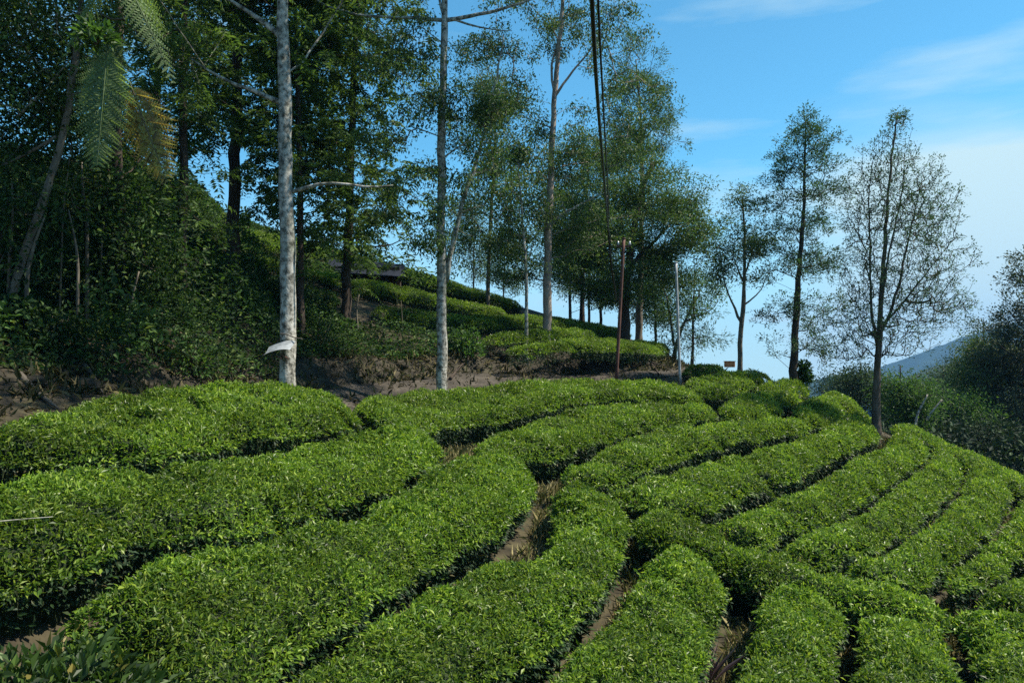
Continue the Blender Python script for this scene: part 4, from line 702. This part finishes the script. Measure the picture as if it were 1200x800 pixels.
# metal sheet on the pale trunk
root = thing('metal_sheet', 'small curved pale metal sheet fixed on the tall pale trunk', 'metal sheet', P(328, 413, 13.75))
u = np.linspace(0, 1, 14); v = np.linspace(0, 1, 5); Vv = []
for side in (0, .006):
    for vv in v:
        for uu in u:
            x = 311 + 32 * uu; y = 417 - 8.5 * math.sin(uu * 1.9) + 1.2 * uu; p = P(x, y, 13.62); Vv.append(p + np.array([0, -.17 + .36 * vv, .16 * vv - .03 * math.sin(vv * 3.1) * (1 - uu) + side]))
f = np.concatenate([grid_faces(14, 5), grid_faces(14, 5)[:, ::-1] + 70]); mesh_obj('sheet', np.array(Vv), f[:56], M['sheet'], root, True); mesh_obj('sheet_underside', np.array(Vv), f[56:], M['sheet'], root, True) if False else None
mb = MB(); mb.tube([P(329, 420, 13.85), P(324, 417, 13.6)], .012, 6); mb.tube([P(338, 420, 13.85), P(330, 416, 13.6)], .012, 6); mb.build('bracket', M['rust'], root)
mb = MB(); mb.tube(resample(np.array([P(328, 391, 13.84), P(335, 391, 13.8), P(343, 395, 13.84), P(354, 397, 13.6)]), .03)[0], .01, 6); tag(mb.build('branch_stub', M['twig']), 'thin dead stub wrapped on the tall pale trunk above the metal sheet', 'twig')

# hut on the slope
h = P(425, 318, 31.5); root = thing('hut', 'small dark hut with a low dark sheet roof on the tea slope', 'hut', h)
w = 3.1; mb = MB(); mb.box(h + [0, .9, -.25], (2.7, 1.5, .9), .1); mb.build('wall', M['hutwall'], root, False)
V = np.array([[-1.7, -.3, -.05], [1.7, -.3, -.28], [1.5, 1.0, .38], [-1.5, 1.0, .6], [-1.6, 2.2, .05], [1.6, 2.2, -.15]]) + h; V2 = V + [0, 0, .04]
Vq = np.concatenate([V, V2]); mesh_obj('roof', Vq, [np.array([[6, 7, 8, 9], [9, 8, 11, 10], [0, 3, 2, 1], [3, 4, 5, 2], [0, 1, 7, 6], [1, 2, 8, 7], [2, 5, 11, 8], [3, 0, 6, 9], [4, 3, 9, 10], [5, 4, 10, 11]])], M['roof'], root)
for x, y in ((-1.5, -.15), (1.5, -.15)):
    mb = MB(); mb.tube([h + [x, y, -1.5], h + [x, y, -.15]], .04, 8); mb.build('post', M['hutwall'], root)

# orange box on the crest
c = P(855, 427, 30); root = thing('crate', 'small orange box on the crest at the curved grey tree\'s foot', 'box', c)
mb = MB(); mb.box(c, (.34, .3, .2)); o = mb.build('body', M['orange'], root, False); bv = o.modifiers.new('bevel', 'BEVEL'); bv.width = .02; bv.segments = 2
mb = MB(); mb.box(c + [0, 0, .115], (.37, .33, .03)); mb.build('lid', M['orange'], root, False)
# twig on the tea
mb = MB(); q, t = resample(np.array([hit(-20, 622, top_z), hit(20, 619, top_z), hit(62, 614, top_z)]) + [[0, 0, .06], [0, 0, .07], [0, 0, .06]], .05); mb.tube(q, .006 * (1.3 - t), 6); tag(mb.build('twig', M['bark_pale']), 'thin pale twig lying on the shaded tea at the left edge', 'twig')
# purple spiky plant on the path
c = hit(828, 806, ground_z); root = thing('spiky_plant', 'purple-grey spiky plant on the grassy path at the bottom edge', 'plant', c)
n = 16; az = np.linspace(0, 6.28, n, endpoint=False) + rng.normal(0, .2, n); el = rng.uniform(.75, 1.35, n); ax = np.stack([np.cos(az) * np.cos(el), np.sin(az) * np.cos(el), np.sin(el)], 1)
V, f = leaf_arrays(np.tile(c, (n, 1)) + ax * .02, ax, np.stack([-np.cos(az), -np.sin(az), np.ones(n)], 1), rng.uniform(.35, .6, n), .045, droop=.08, fold=.3); mesh_obj('leaves', V, f, M['spiky'], root)
mb = MB(); mb.tube([c - [0, 0, .05], c + [0, 0, .08]], .03, 8); mb.build('stem', M['twig'], root)
# stones and fallen branches on the bank
def rock(px, py, r, lab, mat='bank'):
    c = hit(px, py, ground_z); n, m = 10, 14; th = np.linspace(0, math.pi, n)[:, None]; ph = np.linspace(0, 2 * math.pi, m, endpoint=False)[None]
    d = np.stack([np.sin(th) * np.cos(ph), np.sin(th) * np.sin(ph), np.cos(th) + 0 * ph], -1); rr = r * (1 + .22 * noise2(d[..., 0] * 3 + px, d[..., 1] * 3 + d[..., 2] * 2, 1.5, int(px)))
    V = (d * rr[..., None] * [1.3, 1, .7]).reshape(-1, 3) + c; i = np.arange(n - 1)[:, None] * m + np.arange(m)[None]; j = np.arange(n - 1)[:, None] * m + (np.arange(m)[None] + 1) % m
    tag(mesh_obj('stone', V, np.stack([i, j, j + m, i + m], -1).reshape(-1, 4)[:, ::-1], M[mat]), lab, 'stone', 'stones on the bank')
rock(585, 415, .28, 'pale lump of earth and stone at the bank top left of the thin young trunk'); rock(683, 428, .25, 'stone in the soil bank below the pinkish trunk'); rock(100, 452, .2, 'clod of pale earth on the eroded bank at the left')
for k, (px_, py_, r_) in enumerate([(445, 440, .13), (470, 428, .17), (560, 432, .15), (605, 428, .2), (650, 424, .16), (700, 426, .2), (755, 426, .17), (782, 434, .13), (420, 446, .12), (498, 444, .1), (40, 448, .16), (70, 438, .13), (125, 455, .13), (665, 432, .12)]): rock(px_, py_, r_, 'dull clod of earth and stone on the cut soil bank')
for k, (pl, lab) in enumerate([([(748, 420), (760, 424), (770, 429), (778, 430)], 'dark fallen branch on the soil bank right of the rusty pole'), ([(763, 428), (768, 434), (772, 440)], 'short dark stick leaning on the bank by the road'), ([(528, 446), (535, 436), (545, 426)], 'dark crooked strip on the bank right of the slim pale trunk')]):  # last entry follows a thin dark line up the bank
    q = np.array([hit(x, y, ground_z) for x, y in pl]) + [0, -.05, .06]; q, t = resample(q, .1); mb = MB(); mb.tube(q, .05 * (1 - .5 * t), 7, wob=.15, seed=k); tag(mb.build('fallen_branch', M['bark_dark']), lab, 'branch', 'fallen branches on the bank')
for k, (pl, lab) in enumerate([([(25, 440), (45, 462), (70, 480)], 'pale exposed root on the eroded bank at the far left'), ([(100, 428), (112, 445), (122, 462)], 'exposed root hanging down the bank, right of the longer one')]):
    q = np.array([hit(x, y, ground_z) for x, y in pl]) + [0, -.05, .03]; q, t = resample(q, .1); mb = MB(); mb.tube(q, .05 * (1 - .6 * t), 7, wob=.2, seed=k + 9); tag(mb.build('root', M['twig']), lab, 'root', 'roots on the bank')

# ------------------------------------------------------------------ air
x0, x1, y0, y1, z0, z1 = -2750, 2750, -2750, 2750, float(min(ZZ.min(), -95)) - 1.5, 215
V = np.array([[x, y, z] for x in (x0, x1) for y in (y0, y1) for z in (z0, z1)]); f = np.array([[0, 1, 3, 2], [4, 6, 7, 5], [0, 4, 5, 1], [2, 3, 7, 6], [0, 2, 6, 4], [1, 5, 7, 3]])
m, nt, N, L = newmat('haze_air'); out = N.new('ShaderNodeOutputMaterial'); pv = N.new('ShaderNodeVolumePrincipled'); pv.inputs['Color'].default_value = (.15, .44, .9, 1); pv.inputs['Density'].default_value = .00019; L.new(pv.outputs[0], out.inputs['Volume'])
tag(mesh_obj('haze', V, f, m), kind='stuff')

# ------------------------------------------------------------------ light
AZ, EL = R(88), R(56)
wd = bpy.data.worlds.new('World'); scn.world = wd; wd.use_nodes = True; nt = wd.node_tree; N, L = nt.nodes, nt.links
bg = N['Background']; sky = N.new('ShaderNodeTexSky'); sky.sky_type = 'NISHITA'; sky.sun_disc = False; sky.sun_elevation = EL; sky.sun_rotation = AZ; sky.altitude = 1500; sky.air_density = 1.0; sky.dust_density = .25; sky.ozone_density = 1.2
tc = N.new('ShaderNodeTexCoord'); mp = N.new('ShaderNodeMapping'); mp.inputs['Scale'].default_value = (1.2, 1.2, 6.5); mp.inputs['Rotation'].default_value = (0, R(4), 0); L.new(tc.outputs['Generated'], mp.inputs[0])
nz = N.new('ShaderNodeTexNoise'); nz.inputs['Scale'].default_value = 2.3; nz.inputs['Detail'].default_value = 9; nz.inputs['Roughness'].default_value = .52; L.new(mp.outputs[0], nz.inputs['Vector'])
rp = N.new('ShaderNodeValToRGB'); rp.color_ramp.elements[0].position = .53; rp.color_ramp.elements[1].position = .78; rp.color_ramp.elements[0].color = (0, 0, 0, 1); rp.color_ramp.elements[1].color = (.8, .8, .8, 1); L.new(nz.outputs[0], rp.inputs[0])
mx = N.new('ShaderNodeMix'); mx.data_type = 'RGBA'; sx = N.new('ShaderNodeSeparateXYZ'); L.new(tc.outputs['Generated'], sx.inputs[0])
def mnode(op, a, b=None):
    q_ = N.new('ShaderNodeMath'); q_.operation = op; q_.use_clamp = op == 'ADD'
    for i_, v_ in enumerate((a, b)):
        if v_ is None: continue
        if isinstance(v_, (int, float)): q_.inputs[i_].default_value = v_
        else: L.new(v_, q_.inputs[i_])
    return q_.outputs[0]
def mrange(v_, a, b, c, d):
    q_ = N.new('ShaderNodeMapRange'); q_.interpolation_type = 'SMOOTHSTEP'; L.new(v_, q_.inputs[0])
    for i_, t_ in zip((1, 2, 3, 4), (a, b, c, d)): q_.inputs[i_].default_value = t_
    return q_.outputs[0]
n2 = N.new('ShaderNodeTexNoise'); n2.inputs['Scale'].default_value = 2.2; n2.inputs['Detail'].default_value = 6; L.new(mp.outputs[0], n2.inputs['Vector'])
wob = mnode('MULTIPLY', mnode('SUBTRACT', n2.outputs[0], .5), .22)
veil = mnode('MULTIPLY', mrange(mnode('ADD', mnode('SUBTRACT', sx.outputs[0], mnode('MULTIPLY', sx.outputs[1], .32)), wob), -.02, .2, 0, 1), mrange(mnode('SUBTRACT', sx.outputs[2], wob), .18, .33, .8, 0))
L.new(mnode('ADD', mnode('ADD', mnode('MULTIPLY', rp.outputs[0], .95), veil), mrange(sx.outputs[2], .0, .27, .85, 0)), mx.inputs[0]); tn = N.new('ShaderNodeMix'); tn.data_type = 'RGBA'; tn.blend_type = 'MULTIPLY'; tn.inputs[0].default_value = 1; tn.inputs[7].default_value = (.5, 1.07, 1.09, 1); L.new(sky.outputs[0], tn.inputs[6]); L.new(tn.outputs[2], mx.inputs[6]); mx.inputs[7].default_value = (3.5, 4.75, 5.1, 1)
L.new(mx.outputs[2], bg.inputs['Color']); bg.inputs['Strength'].default_value = .1
sl = bpy.data.lights.new('sun', 'SUN'); sl.energy = 5.0; sl.angle = R(.53); sl.color = (1, .92, .76); so = bpy.data.objects.new('sun', sl); COL.objects.link(so)
sv = Vector((math.sin(AZ) * math.cos(EL), math.cos(AZ) * math.cos(EL), math.sin(EL))); so.rotation_euler = sv.to_track_quat('Z', 'Y').to_euler(); so.location = (30, -10, 60)
vs = scn.view_settings; vs.view_transform = 'Standard'; vs.look = 'None'; vs.exposure = 0.95; vs.gamma = 1; vs.use_curve_mapping = False
scn.cycles.max_bounces = 6; scn.cycles.transparent_max_bounces = 4; scn.cycles.volume_bounces = 0; scn.cycles.use_denoising = False; scn.cycles.use_adaptive_sampling = False; scn.cycles.sample_clamp_indirect = 3
